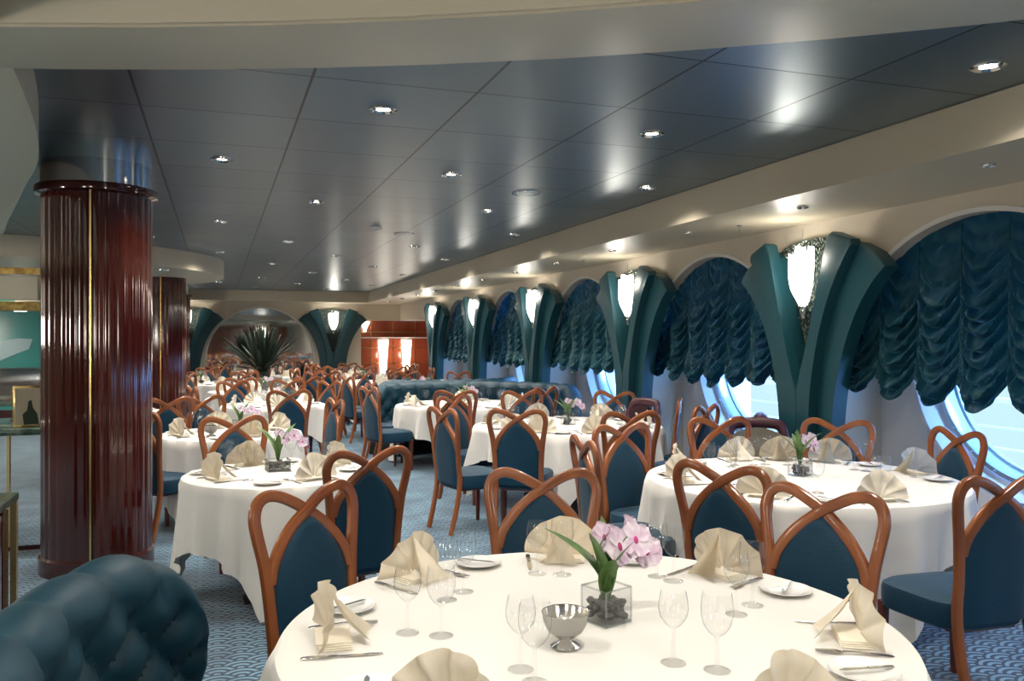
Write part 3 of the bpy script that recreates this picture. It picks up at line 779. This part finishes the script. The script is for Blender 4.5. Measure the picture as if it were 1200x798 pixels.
def mk(name, cat, fn):
    t = thing(name, '', cat); fn(t); return t
PROTO = {}
PROTO['napkin'] = fan_napkin(); PROTO['goblet'] = goblet(GOB, 'water_goblet'); PROTO['wine'] = goblet(WIN_G, 'wine_glass')
PROTO['knife'] = mk('table_knife', 'knife', knife_parts); PROTO['fork'] = mk('table_fork', 'fork', fork_parts)
PROTO['plate'] = mk('bread_plate', 'plate', lambda t: (obj('well', lathebm([(0, .006), (.052, .006), (.055, .007), (.055, .002), (.05, 0), (0, 0)], 40), 'china', t), obj('rim', lathebm([(.055, .007), (.062, .010), (.085, .017), (.0858, .015), (.06, .004), (.055, .002)], 40), 'china', t)))
PROTO['butter'] = mk('butter_knife', 'knife', lambda t: (obj('handle', outline_bm([(-.005, -.08), (-.006, -.01), (.006, -.01), (.005, -.08)], .004), 'silver', t), obj('blade', outline_bm([(-.005, -.012), (-.007, .05), (.0, .07), (.008, .05), (.006, -.012)], .0018, .001), 'silver', t)))
LOW = {}
LOW['napkin'] = obj('folded_napkin', fan_napkin_low(), 'napkin'); LOW['goblet'] = obj('water_goblet', lathebm([(0, 0)] + GOB, 14), 'glass'); LOW['wine'] = obj('wine_glass', lathebm([(0, 0)] + WIN_G, 14), 'glass')
LOW['plate'] = obj('bread_plate', plate_bm(), 'china')
CATS = {'napkin': 'napkin', 'goblet': 'glass', 'wine': 'glass', 'plate': 'plate', 'knife': 'knife', 'fork': 'fork', 'butter': 'knife'}
used_p = set()
def put(kind, x, y, z, rz, label, group, low=False):
    src = (LOW if low else PROTO)[kind]; key = (kind, low)
    if key not in used_p:
        used_p.add(key); src.location = (x, y, z); src.rotation_euler = (0, 0, rz); tag(src, label, CATS[kind], group); return src
    r = copy_tree(src, (x, y, z), rz, label, None, group); r['category'] = CATS[kind]; return r
def seat_phrase(cx, cy, ang):
    """where round its table the seat lies, as seen in the photograph"""
    vx, vy = cos(ang), sin(ang); d = hypot(cx, cy); fx, fy = cx/d, cy/d
    f = vx*fx + vy*fy; r = vx*fy - vy*fx
    a = math.degrees(atan2(r, f)) % 360
    names = ['far side', 'far side, right', 'far right', 'right side, back', 'right side', 'right side, front', 'near right', 'near side, right', 'near side', 'near side, left', 'near left', 'left side, front', 'left side', 'left side, back', 'far left', 'far side, left']
    return names[int((a + 11.25)//22.5) % 16]
TC = TZ + .001
def setting(key, ang, low=False, glasses=True, cutl=True, skip=(), g1=(.145, .50), g2=(.215, .46)):
    cx, cy, R, desc = TABLES[key]; c, s = cos(ang), sin(ang)
    k = R - .92 if R < .8 else R - .90
    def P(right, rad): # right: to the diner's right, rad: distance from the centre
        rad = rad + k; return cx + rad*c + right*(-s)*(-1)*(-1)*(-1), cy + rad*s + right*c
    # the diner faces the centre: his right hand points along (-s, c) rotated -> (s, -c)*(-1)
    def Q(right, rad):
        rad = rad + k; return cx + rad*c - right*s, cy + rad*s + right*c
    ph = seat_phrase(cx, cy, ang); rz = ang + pi/2
    jit = lambda a: (random.random()-.5)*a
    x, y = Q(0, .73); put('napkin', x, y, TC, rz + jit(.3), 'cream napkin folded into a fan, %s of the %s' % (ph, desc), 'napkin fans on the ' + desc, low)
    if glasses:
        x, y = Q(g1[0] + jit(.02), g1[1] + jit(.03)); put('goblet', x, y, TC, jit(3), 'larger stemmed goblet, %s of the %s' % (ph, desc), 'water goblets on the ' + desc, low)
        x, y = Q(g2[0] + jit(.02), g2[1] + jit(.03)); put('wine', x, y, TC, jit(3), 'smaller stemmed glass, %s of the %s' % (ph, desc), 'wine glasses on the ' + desc, low)
    x, y = Q(-.27, .71); put('plate', x, y, TC, 0, 'white bread plate, %s of the %s' % (ph, desc), 'bread plates on the ' + desc, low)
    if cutl and not low:
        put('butter', x, y, TC + .0165, rz + .5 + jit(.4), 'small butter knife on bread plate, %s of the %s' % (ph, desc), 'butter knives on the ' + desc)
        x, y = Q(.125, .72); put('knife', x, y, TC, rz + jit(.06), 'steel table knife, %s of the %s' % (ph, desc), 'knives on the ' + desc)
        x, y = Q(-.125, .72); put('fork', x, y, TC, rz + jit(.06), 'steel table fork, %s of the %s' % (ph, desc), 'forks on the ' + desc)

# orchid vase
def leaf_bm(L, W, bend, n=10):
    bm = bmesh.new()
    def f(u, v):
        s = u*2-1; w_ = W*sin(pi*min(1, v*.9+.08))**.7*(1 if v < .98 else .1)
        x = s*w_; y = bend*v*v*L; z = L*v*(1-.25*abs(bend)*v) ; y += -.25*abs(x)
        return (x, y, z)
    grid(bm, 4, n, f); return bm
def flower(root, p, s, rz, m='petal_pink'):
    bm = bmesh.new()
    for k in range(5):
        a = 2*pi*k/5 + .3; c, si = cos(a), sin(a); Wd = .75 if k % 2 else .5
        def f(u, v):
            q = (u*2-1); r = s*v; wd = s*Wd*sin(pi*min(1, v*.85+.1))
            lx = q*wd; ly = r; z = .15*s*v*v - .2*s*q*q*v
            return (lx*c - ly*si, z, lx*si + ly*c)
        grid(bm, 4, 4, f)
    M = Matrix.Translation(p) @ Matrix.Rotation(rz, 4, 'Z') @ Matrix.Rotation(-.3, 4, 'X')
    bmesh.ops.transform(bm, matrix=M, verts=bm.verts[:])
    fo = obj('orchid_flower', bm, m, root)
    bm = bmesh.new(); bmesh.ops.create_uvsphere(bm, u_segments=8, v_segments=6, radius=s*.13, matrix=M @ Matrix.Translation((0, -.02*s, -.06*s)) @ Matrix.Diagonal((1, .6, 1.6, 1)))
    obj('lip', bm, 'petal_magenta', fo)
def orchid(x, y, rz, label, sc=1.0, wide=1.0, seed=1, lean=1, main=False):
    rnd = random.Random(seed)
    t = thing('orchid_vase', label, 'flower vase', (x, y, TC), rz, 'orchid centrepieces'); h = .052*wide; H = .105 if wide < 1.2 else .07
    bm = bmesh.new()
    box(bm, -h, h, -h, h, 0, .008, .001, 1)
    for (a, b, c, d) in ((-h, h, -h, -h+.004), (-h, h, h-.004, h), (-h, -h+.004, -h+.004, h-.004), (h-.004, h, -h+.004, h-.004)): box(bm, a, b, c, d, .008, H)
    obj('glass_cube', bm, 'glass', t, False)
    bm = bmesh.new(); e_ = .0022
    for a in (-h, h):
        for b in (-h, h): box(bm, a-e_, a+e_, b-e_, b+e_, 0, H)
        for zz in (.004, H): box(bm, a-e_, a+e_, -h, h, zz-e_, zz+e_); box(bm, -h, h, a-e_, a+e_, zz-e_, zz+e_)
    obj('glass_edge', bm, 'glass_edge', t, False)
    bm = bmesh.new()
    for k in range(170 if main else 30):
        r = (.009 if main else .014) + .004*rnd.random()
        M = Matrix.Translation(((rnd.random()*2-1)*(h-.014), (rnd.random()*2-1)*(h-.014), .018 + (.045 if wide < 1.2 else .035)*rnd.random())) @ Matrix.Rotation(rnd.random()*3, 4, 'X') @ Matrix.Diagonal((1.2, 1, .8, 1))
        bmesh.ops.create_icosphere(bm, subdivisions=1, radius=r, matrix=M)
    o = obj('pebbles', bm, 'pebble', t); o['kind'] = 'stuff'
    nl = 6 if main else 5
    for k in range(nl):
        a = 2*pi*k/nl + .5; L = (.15 + .10*rnd.random())*sc
        bm = leaf_bm(L*(.95 if main else 1.05), (.024 if main else .019)*sc, (.18 if k % 2 else .5) + .3*rnd.random())
        o = obj('leaf', bm, 'leaf', t); o.location = (0, 0, .065); o.rotation_euler = (-.05, 0, a)
    st = [(0, 0, .05), (.01*lean, -.01, .14), (.04*lean, -.015, .19*sc), (.10*lean, -.01, .215*sc), (.16*lean, 0, .175*sc)]
    bm = bmesh.new(); sp_ = smooth_path(st, 5); sweep(bm, sp_, csec(.0022, 6)); obj('flower_stem', bm, 'leaf', t)
    st2 = [(0, 0, .05), (-.01*lean, .01, .13), (-.02*lean, .01, .19*sc), (.02*lean, .0, .235*sc)]
    bm = bmesh.new(); sweep(bm, smooth_path(st2, 5), csec(.002, 6)); obj('flower_stem', bm, 'leaf', t)
    for k, p in enumerate([(.035*lean, -.02, .195*sc), (.10*lean, -.025, .205*sc), (.155*lean, -.02, .165*sc), (.01*lean, .02, .215*sc), (.125*lean, .02, .225*sc)][:5 if main else 4]):
        flower(t, Vector(p), (.056 if main else .042)*sc*(1 - .08*k), rnd.random()*.8-.4 + (.0), 'petal_pink' if (k != 2) else 'petal_pink')
    for k in range(4):
        bm = bmesh.new(); p = (.165*lean + .012*k*lean, .004*k, .165*sc - .014*k)
        bmesh.ops.create_uvsphere(bm, u_segments=7, v_segments=5, radius=.007, matrix=Matrix.Translation(p) @ Matrix.Diagonal((1, 1, 1.5, 1))); obj('bud', bm, 'petal_magenta' if k % 2 else 'leaf', t)
    return t
def bowl(x, y, label):
    t = thing('silver_bowl', label, 'bowl', (x, y, TC), 0)
    obj('bowl_body', lathebm([(.012, .026), (.028, .030), (.048, .046), (.060, .070), (.0645, .096), (.0655, .098), (.0625, .097), (.057, .070), (.044, .048), (.026, .034), (0, .031)], 40), 'silver', t)
    obj('foot', lathebm([(0, .001), (.040, .001), (.041, .005), (.032, .012), (.018, .018), (.012, .026)], 40), 'silver', t)
    return t

# ------------------------------------------------------------------ dining room layout
make_table(1, 1.037, 2.281, .893, 1.20, .35, 'foreground table')
make_table(2, 3.38, 4.32, .93, 1.20, .62, 'table by nearest porthole')
make_table(3, .37, 5.58, .58, .97, .61, 'small table left of aisle')
make_table(4, .12, 8.1, .62, .98, .1, 'small table beside near column')
make_table(5, 3.28, 7.75, .93, 1.20, .3, 'table by second porthole')
make_table(6, 3.08, 10.75, .90, 1.25, .5, 'table inside curved sofa')
make_table(7, .70, 11.5, .66, .98, .4, 'mid-distance table left of aisle')
make_table(8, -1.0, 10.7, .60, .98, .2, 'table behind near column')
make_table(9, .70, 14.7, .85, 1.2, .7, 'large table before the palm')
make_table(10, 3.25, 13.95, .90, 1.2, .2, 'table beyond curved sofa')
make_table(11, 2.75, 17.2, .92, 1.2, .5, 'table before wood wall')
make_table(12, -.35, 17.6, .75, 1.1, .3, 'far table left of palm')
make_table(13, 3.2, 20.3, .85, 1.2, .3, 'farthest table by wood wall')
make_table(14, 1.05, 20.6, .75, 1.1, .8, 'farthest table by mirror')

def face(key, x, y):
    tx, ty = TABLES[key][:2]; return atan2(ty-y, tx-x)
EXPL = [  # back position, table, optional facing angle offset (deg), view note
 (.31, 3.39, 1, 0, 'front visible'), (.757, 4.40, 3, 0, 'back turned to the camera'), (1.36, 3.50, 1, -6, 'front visible'), (2.17, 3.36, 2, -12, 'back turned to the camera'),
 (2.22, 2.69, 1, 6, 'front visible'), (3.13, 2.66, 2, 6, 'turned aside'), (4.48, 4.16, 2, 0, 'against the porthole'), (4.22, 4.98, 2, 0, 'against the white wall'),
 (3.50, 5.42, 2, 0, 'front visible'), (2.58, 5.19, 2, -28, 'front visible'), (1.98, 4.50, 2, 0, 'seen edge-on'),
 (4.08, 6.45, 5, 0, ''), (4.22, 7.15, 5, 0, ''), (1.76, 6.9, 5, -14, 'standing out in the aisle'), (2.28, 8.42, 5, -26, ''), (2.32, 6.55, 5, 8, 'back turned to the camera'),
 (3.12, 6.05, 5, 0, 'back turned to the camera'), (3.25, 9.02, 5, 0, ''), (4.2, 8.55, 5, 0, ''),
 (2.55, 9.28, 6, 0, 'back turned to the camera'), (3.78, 9.55, 6, 0, ''), (1.72, 10.3, 6, 0, 'seen from the side'), (1.93, 11.35, 6, 0, 'seen from the side'),
 (.11, 6.68, 3, 0, 'front visible'), (-.62, 7.36, 4, 0, 'half behind the column'), (1.10, 8.30, 4, 0, 'front visible'), (-.16, 9.25, 4, 8, 'front visible'),
 (-.46, 9.02, 8, -10, 'back turned'), (.78, 9.95, 7, 0, 'back turned to the camera'), (1.50, 12.0, 7, 0, ''), (-.32, 11.2, 7, 0, ''), (.2, 12.5, 7, 0, ''), (.98, 12.75, 7, 0, ''),
]
seatang = {}
for (x, y, k, off, note) in EXPL:
    tx, ty, R, desc = TABLES[k]; an = atan2(y-ty, x-tx); seatang.setdefault(k, []).append(an)
    lab = 'wood-looped teal dining chair, %s of the %s' % (seat_phrase(tx, ty, an), desc)
    if note and len((lab + ' ' + note).split()) < 21: pass
    place_chair(x, y, face(k, x, y) + RD(off), lab, 'chairs at the ' + desc)
def auto_chairs(k, angs, dist=.52):
    tx, ty, R, desc = TABLES[k]
    for a in angs:
        an = RD(a + random.uniform(-4, 4)); d = R + dist + random.uniform(-.03, .06); x, y = tx + d*cos(an), ty + d*sin(an)
        ox, oy = x - .3*cos(an), y - .3*sin(an)
        if any(hypot(ox-q[0], oy-q[1]) < .50 for q in CHAIRS) or any(hypot(x-c[0], y-c[1]) < .62 for c in ((-.8, 6.63), (-.82, 14.4), (-.95, 21.2), (.85, 17.7))): continue
        seatang.setdefault(k, []).append(an)
        place_chair(x, y, an + pi + RD(random.uniform(-6, 6)), 'wood-looped teal dining chair, %s of the %s' % (seat_phrase(tx, ty, an), desc), 'chairs at the ' + desc)
auto_chairs(8, (100, 200))
auto_chairs(9, (0, 45, 100, 150, 200, 250, 300))
auto_chairs(10, (165, 200, 125, 90, 50))
auto_chairs(11, (0, 50, 100, 150, 195, 240, 290, 335))
auto_chairs(12, (20, 80, 140, 200, 260, 320))
auto_chairs(13, (225, 270, 320, 0, 90, 135))
auto_chairs(14, (20, 80, 140, 200, 260, 320))
tubs = [(3.98, 5.62, 2, 'purple tub chair with beige back beside the nearest pilaster'), (4.28, 6.02, 5, 'purple tub chair half hidden behind the table at the nearest porthole'), (4.24, 7.95, 5, 'purple tub chair at the right of the second porthole table')]
for x, y, k, lab in tubs: make_tub(x, y, face(k, x, y) if k == 2 or y > 7 else RD(150), lab, 'linen_beige' if y < 5.9 else 'purple_fabric')

# place settings
T1 = [171, 120, 74, 27, -28, -80, 222]
g1 = {171: ((.515, 2.39), (.60, 2.335)), 120: ((.70, 2.65), (.775, 2.72)), 74: ((1.085, 2.84), (1.165, 2.80)), 27: ((1.475, 2.67), (1.50, 2.60)), -28: ((1.50, 2.22), (1.60, 2.28)), -80: ((1.12, 1.94), (1.20, 1.86)), 222: ((.73, 2.03), (.735, 1.94))}
for a in T1:
    an = RD(a); setting(1, an, glasses=False); ph = seat_phrase(1.037, 2.281, an)
    put('wine', *g1[a][0], TC, 0, 'smaller stemmed glass, %s of the foreground table' % ph, 'wine glasses on the foreground table')
    put('goblet', *g1[a][1], TC, 0, 'larger stemmed goblet, %s of the foreground table' % ph, 'water goblets on the foreground table')
orchid(1.10, 2.30, RD(38-19), 'pink orchid in a square glass vase of dark pebbles, foreground table', 1.15, 1.0, 4, 1, True)
bowl(.90, 2.14, 'small footed silver bowl left of the vase on foreground table')
for a in seatang[2] + [RD(62)]: setting(2, a)
orchid(3.42, 4.38, .4, 'orchid in glass cube on the table by the nearest porthole', 1.1, 1.0, 9, 1)
for a in (RD(-65), RD(25), RD(115), RD(205)): setting(3, a, g1=(.17, .62), g2=(.24, .57))
orchid(.37, 5.66, .1, 'purple-white orchid in low glass vase on the small table left of aisle', 1.1, 1.35, 12, 1)
for a in (RD(200), RD(290), RD(20), RD(105)): setting(4, a, g1=(.17, .62), g2=(.24, .57))
orchid(.20, 8.2, .3, 'magenta orchid on the small table by the near column', 1.0, 1.0, 15, 1)
bowl(-.05, 7.85, 'silver bowl on the small table by the near column')
for a in seatang[5]: setting(5, a, low=False, cutl=True)
orchid(3.30, 7.78, .2, 'pink orchid on the table by second porthole', 1.1, 1.0, 19, 1)
for a in seatang[6] + [RD(20), RD(75), RD(-20)]: setting(6, a, low=True)
orchid(3.1, 10.8, .2, 'orchid on the table in front of the curved sofa', 1.0, 1.0, 22, 1)
for k in range(7, 15):
    for a in seatang.get(k, []): setting(k, a, low=True)
    tx, ty = TABLES[k][:2]
    orchid(tx+.05, ty, k*.7, 'small orchid centrepiece on the ' + TABLES[k][3], 1.0, 1.0, 30+k, 1 if k % 2 else -1)
for k in (7, 9, 10, 11):    # extra glasses set round the middle
    tx, ty, R, desc = TABLES[k]
    for i in range(8):
        a = i*pi/4 + .2; lab = 'spare stemmed glass beside the orchid, %s of the %s' % (seat_phrase(tx, ty, a), desc)
        put('goblet' if i % 2 else 'wine', tx + .3*R*cos(a)*1.2, ty + .3*R*sin(a)*1.2, TC, 0, lab, 'spare glasses on the ' + desc, True)

# ------------------------------------------------------------------ tufted curved sofas
def sofa(cx, cy, r_in, a0, a1, ztop, label, tuft=.15, rc=.36, name='curved_sofa', dens=1.0, seat_r=None, sa=0):
    t = thing(name, label, 'sofa', (cx, cy, 0)); L = abs(a1-a0)*r_in; nu = int(L/.018*dens); nv = int(74*dens); th = .19
    # section: inner face rises, rolls over and comes down the back
    zs = .30
    def f(u, v):
        l = u*L; d = min(l, L-l)
        zt = ztop if d >= rc else (ztop - rc) + rc*sqrt(max(0, 1-(1-d/rc)**2))
        zt = max(zt, zs+.02)
        roll = .075
        # arc-length like parameter
        h1 = zt - roll - zs; Lr = pi*roll*1.0; tot = h1 + Lr + (zt - .05); q = v*tot
        if q < h1: r = r_in - .05*(q/max(h1, .01)) ; z = zs + q; nr = -1; nzv = 0; dist = h1-q
        elif q < h1 + Lr:
            b = (q-h1)/Lr*pi; r = (r_in - .05) + th/2*(1-cos(b)); z = zt - roll + roll*sin(b); nr = -cos(b); nzv = sin(b); dist = 0
        else: r = r_in - .05 + th; z = max(zt - roll - (q-h1-Lr), .03); nr = 1; nzv = 0; dist = None
        # tufting on the inner face (diamonds), vertical channels over the roll
        disp = 0
        if dist is not None:
            a = l/tuft; hgt = (z - zs)/(tuft*.95)
            top_row = (zt - roll*1.2 - zs)/(tuft*.95)
            if dist > .0 and q < h1:
                m1 = abs(sin(pi*(a+hgt)/1.0*.5*1.0 + 0)); m2 = abs(sin(pi*(a-hgt)*.5))
                dia = (m1*m2)**.55
                vert = abs(sin(pi*a*.5))**.5
                wgt = min(1, dist/(tuft*.8))
                disp = .060*(dia*wgt + vert*(1-wgt)*.9) - .02
            else:
                k = abs(sin(pi*a*.5))**.4; fade = 1 - (q-h1)/Lr*.9; disp = (.05*.9*k - .02)*max(0, fade) + .0
        ed = min(1, d/.06); disp *= ed
        if d < .05: # close the end with a rounded edge
            sh = 1 - sqrt(max(0, 1-(1-d/.05)**2)); mid = r_in - .05 + th/2; r = r + (mid-r)*sh*.98
        r += nr*disp; z += nzv*disp
        ang = a0 + (a1-a0)*u
        return (r*cos(ang), r*sin(ang), z)
    bm = bmesh.new(); grid(bm, nu, nv, f); obj('tufted_back', bm, 'teal_leather', t)
    ri = r_in - .52 if seat_r is None else seat_r; a0 += sa
    n = max(16, int(nu/4)); bm = bmesh.new()
    prof = [(r_in-.02, .12), (r_in-.02, .44), (r_in-.2, .475), (ri+.08, .48), (ri+.015, .465), (ri, .43), (ri, .34), (ri+.03, .31)]
    R = [[bm.verts.new((r*cos(a0+(a1-a0)*i/n), r*sin(a0+(a1-a0)*i/n), z)) for r, z in prof] for i in range(n+1)]
    for A, B in zip(R[:-1], R[1:]):
        for k in range(len(prof)-1): bm.faces.new((A[k], A[k+1], B[k+1], B[k]))
    bm.faces.new(R[0]); bm.faces.new(R[-1][::-1]); obj('seat_cushion', bm, 'teal_leather', t)
    bm = bmesh.new(); prof = [(r_in+.08, .0), (r_in+.08, .32), (ri+.05, .32), (ri+.05, .0)]
    R = [[bm.verts.new((r*cos(a0+(a1-a0)*i/n), r*sin(a0+(a1-a0)*i/n), z)) for r, z in prof] for i in range(n+1)]
    for A, B in zip(R[:-1], R[1:]):
        for k in range(4): bm.faces.new((A[k], A[(k+1) % 4], B[(k+1) % 4], B[k]))
    bm.faces.new(R[0]); bm.faces.new(R[-1][::-1]); obj('plinth', bm, 'black', t)
    return t
sofa(1.037, 2.281, 1.50, RD(136), RD(222), .895, 'deep-buttoned teal leather curved sofa end in the lower left corner', tuft=.14, rc=.46, sa=RD(26))
sofa(3.08, 10.75, 1.48, RD(-8), RD(133), .985, 'curved teal tufted sofa wrapping the far side of its table', tuft=.13, rc=.30, dens=.6)
sofa(3.25, 13.95, 1.46, RD(228), RD(352), .995, 'second teal curved sofa, back to back behind the first', tuft=.13, rc=.30, dens=.5)

# ------------------------------------------------------------------ palm
def palm(x, y):
    t = thing('spiky_palm', 'dark spiky palm in a planter before the far mirror', 'plant', (x, y, 0)); rnd = random.Random(5)
    obj('planter', lathebm([(.0, 0), (.30, 0), (.33, .05), (.38, .80), (.40, .86), (.37, .87), (.34, .84), (0, .84)], 36), 'terracotta', t)
    obj('crown_base', lathebm([(0, .83), (.16, .84), (.15, .98), (.06, 1.05), (0, 1.06)], 16), 'frond', t)
    for k in range(92):
        a = rnd.random()*2*pi; el = RD(22 + 66*rnd.random()**.8); L = (.80 + .40*rnd.random()) * (1.0 if el > .6 else .9)
        d = Vector((cos(a)*cos(el), sin(a)*cos(el), sin(el))); p0 = Vector((.05*cos(a), .05*sin(a), .97)); dr = .10 + .22*(1-el/1.57)
        P = [p0 + d*L*s - Vector((0, 0, dr*s*s)) for s in (0, .2, .4, .6, .8, 1)]
        bm = bmesh.new()
        sweep(bm, P, [(-.036, .004), (0, -.006), (.036, .004), (0, .008)], up=Vector((0, 0, 1)), scales=[.6, 1, 1.15, 1, .7, .08])
        for i in range(1, 11):   # leaflets along the rib
            s = i/11; q = p0 + d*L*s - Vector((0, 0, dr*s*s)); side = d.cross(Vector((0, 0, 1))).normalized(); ln = .13*(1-.5*s)
            for sg in (1, -1):
                tip = q + d*ln*.8 + side*sg*ln*.6; w_ = d*.010
                vs = [bm.verts.new(q - w_), bm.verts.new(q + w_), bm.verts.new(tip)]; bm.faces.new(vs)
        obj('frond', bm, 'frond', t, False)
palm(.85, 17.7)

# ------------------------------------------------------------------ glowing lamps on the wood wall
for k, (x, lab) in enumerate(((4.22, 'tall glowing white wall lamp on the wood panelling, left one'), (4.85, 'tall glowing white wall lamp on the wood panelling, right one'))):
    t = thing('wall_lamp', lab, 'wall lamp', (x, YE+.14, 0), 0, 'tall lamps on the wood wall')
    obj('shade', lathebm([(.14, 1.62), (.13, 1.45), (.105, 1.1), (.085, .70), (.0, .69)], 20), 'lamp_glow', t); obj('rim', lathebm([(.142, 1.61), (.155, 1.64), (.142, 1.65), (.13, 1.63)], 20), 'white_trim', t)
    spot(t, (0, -.35, 1.2), 8, col=(1, .88, .7), rad=.1, kind='POINT')
t = thing('wall_uplighter', 'small flared white uplighter high on the wood wall', 'wall lamp', (3.72, YE+.10, 0))
obj('shade', lathebm([(.03, 1.83), (.06, 1.95), (.14, 2.10), (.13, 2.10), (.05, 1.96), (0, 1.84)], 20), 'lamp_glow', t); obj('bracket', lathebm([(0, 1.78), (.025, 1.79), (.03, 1.83), (0, 1.84)], 12), 'chrome', t)
tag(obj('spotted_ledge', boxbm(2.9, 5.5, YE+.10, YE+.235, 1.66, 1.69), 'white_trim'), 'thin pale ledge running across the wood wall', 'ledge')

# ------------------------------------------------------------------ buffet side at the left edge
t = thing('service_counter', 'dark wood service counter with green marble top, left edge', 'counter', (0, 0, 0))
obj('marble_top', boxbm(-1.75, -.86, 3.3, 4.42, .87, .905, bev=.006), 'marble_green', t)
obj('body', boxbm(-1.72, -.90, 3.34, 4.38, .06, .868), 'burgundy_wood', t)
bm = bmesh.new()
for k in range(8): box(bm, -.902, -.888, 3.36 + k*.127, 3.36 + k*.127 + .10, .10, .84, .004, 1)
obj('side_panel', bm, 'burgundy_wood', t)
bm = bmesh.new(); box(bm, -.885, -.86, 4.36, 4.40, .10, .868); obj('brass_corner', bm, 'brass', t)
t = thing('buffet_station', 'mirror-clad buffet station beside the near column', 'buffet', (0, 0, 0))
obj('mirror_front', boxbm(-2.9, -1.16, 7.30, 7.32, .04, .88), 'mirror', t)
obj('body', boxbm(-2.9, -1.16, 7.325, 8.3, 0, .88), 'burgundy_wood', t)
obj('worktop', boxbm(-2.95, -1.12, 7.25, 8.35, .882, .93, bev=.008), 'marble_green', t)
bm = bmesh.new(); box(bm, -1.50, -1.48, 7.28, 7.30, .04, .88); box(bm, -1.18, -1.16, 7.28, 7.30, .04, .88); obj('brass_trim', bm, 'brass', t)
t = thing('framed_menu', 'standing framed card with a dark green picture on the buffet', 'menu stand', (-1.36, 7.42, .931), RD(12))
obj('frame', boxbm(-.125, .125, -.012, .012, 0, .32, bev=.006), 'brass', t); obj('card', boxbm(-.11, .11, -.0155, -.0125, .02, .30), 'linen_beige', t)
bm = bmesh.new(); prism(bm, [(-.05, .02), (-.06, .10), (-.03, .13), (-.02, .20), (.0, .21), (.01, .15), (.04, .10), (.05, .02)], -.0175, -.0158, 'y'); obj('picture', bm, 'frond', t)
def chafing(x, y, lab, rz=0, sc=1):
    t = thing('chafing_dish', lab, 'chafing dish', (x, y, .931), rz, 'silver chafing dishes on the buffet'); t.scale = (sc, sc, sc)
    obj('water_pan', boxbm(-.26, .26, -.17, .17, .12, .20, bev=.02), 'silver', t)
    bm = bmesh.new(); grid(bm, 16, 12, lambda u, v: ((u*2-1)*.27, -cos(pi*v)*.18, .20 + .17*sin(pi*v)*(1-.25*(abs(u*2-1))**4)))
    bmesh.ops.solidify(bm, geom=bm.faces[:], thickness=.004); li = obj('lid', bm, 'silver', t)
    bm = bmesh.new(); sweep(bm, smooth_path([(-.05, -.18, .22), (-.05, -.24, .24), (.05, -.24, .24), (.05, -.18, .22)], 4), csec(.007)); obj('handle', bm, 'brass', li)
    for sx in (-1, 1):
        for sy in (-1, 1): bm = bmesh.new(); sweep(bm, [(sx*.23, sy*.15, 0), (sx*.23, sy*.15, .14)], csec(.012)); obj('leg', bm, 'silver', t)
chafing(-1.55, 7.95, 'silver roll-top chafing dish at the right end of the buffet', .3, 1.2)
chafing(-2.25, 7.9, 'silver roll-top chafing dish at the left of the buffet', -.2)
t = thing('ice_vessel', 'beige tapered vessel standing on the counter at the left edge', 'vessel', (-1.16, 4.05, .906))
obj('body', lathebm([(0, 0), (.10, 0), (.165, .24), (.17, .33), (.16, .33), (.09, .02), (0, .02)], 32), 'linen_beige', t); obj('rim', lathebm([(.168, .325), (.176, .33), (.172, .342), (.160, .335)], 32), 'brass', t)
# decorated screen wall beyond the buffet
t = thing('glass_mural', 'teal glass mural in a mottled gold frame beyond the buffet', 'mural', (0, 0, 0))
obj('panel', boxbm(-6.6, -2.38, 13.9, 13.95, .6, 2.02), 'teal_glass', t)
bm = bmesh.new(); box(bm, -2.38, -2.12, 13.80, 14.0, 0, 2.42, .01); obj('gold_post', bm, 'gold_mottled', t)
bm = bmesh.new(); box(bm, -6.6, -2.38, 13.82, 14.0, 2.03, 2.16, .01); obj('gold_beam', bm, 'gold_mottled', t)
bm = bmesh.new()
def petal(cx, cz, L, a, wd):
    pts = []
    for k in range(13):
        s = k/12; pts.append((s*L, wd*sin(pi*s)**.8))
    for k in range(11, 0, -1):
        s = k/12; pts.append((s*L, wd*.25*sin(pi*s) - .12*s))
    return [(cx + x*cos(a) - z*sin(a), cz + x*sin(a) + z*cos(a)) for x, z in pts]
for (cx, cz, L, a, wd) in ((-3.75, .75, 1.5, .62, .30), (-3.5, .65, 1.3, .30, .22), (-3.1, .65, .7, .10, .16)):
    prism(bm, petal(cx, cz, L, a, wd), 13.885, 13.90, 'y')
obj('pale_fan', bm, 'pale_glass', t)
obj('dado', boxbm(-6.6, -2.72, 13.86, 13.99, 0, .6), 'burgundy_wood', t)
struct('trim_23', boxbm(-7, -2.4, 13.5, 13.8, 2.18, 2.5), 'cream', 'cream valance over the mural')
bm = bmesh.new(); box(bm, -6.6, -2.74, 13.78, 13.80, 2.165, 2.18); tag(obj('cove_strip', bm, 'cove_green'), 'thin green glowing cove strip above the mural', 'cove light')
tag(obj('gold_fascia', boxbm(-7, -1.75, 11.6, 11.64, 2.40, 2.48), 'gold_mottled'), 'thin gold band under the ceiling edge at the left', 'fascia')
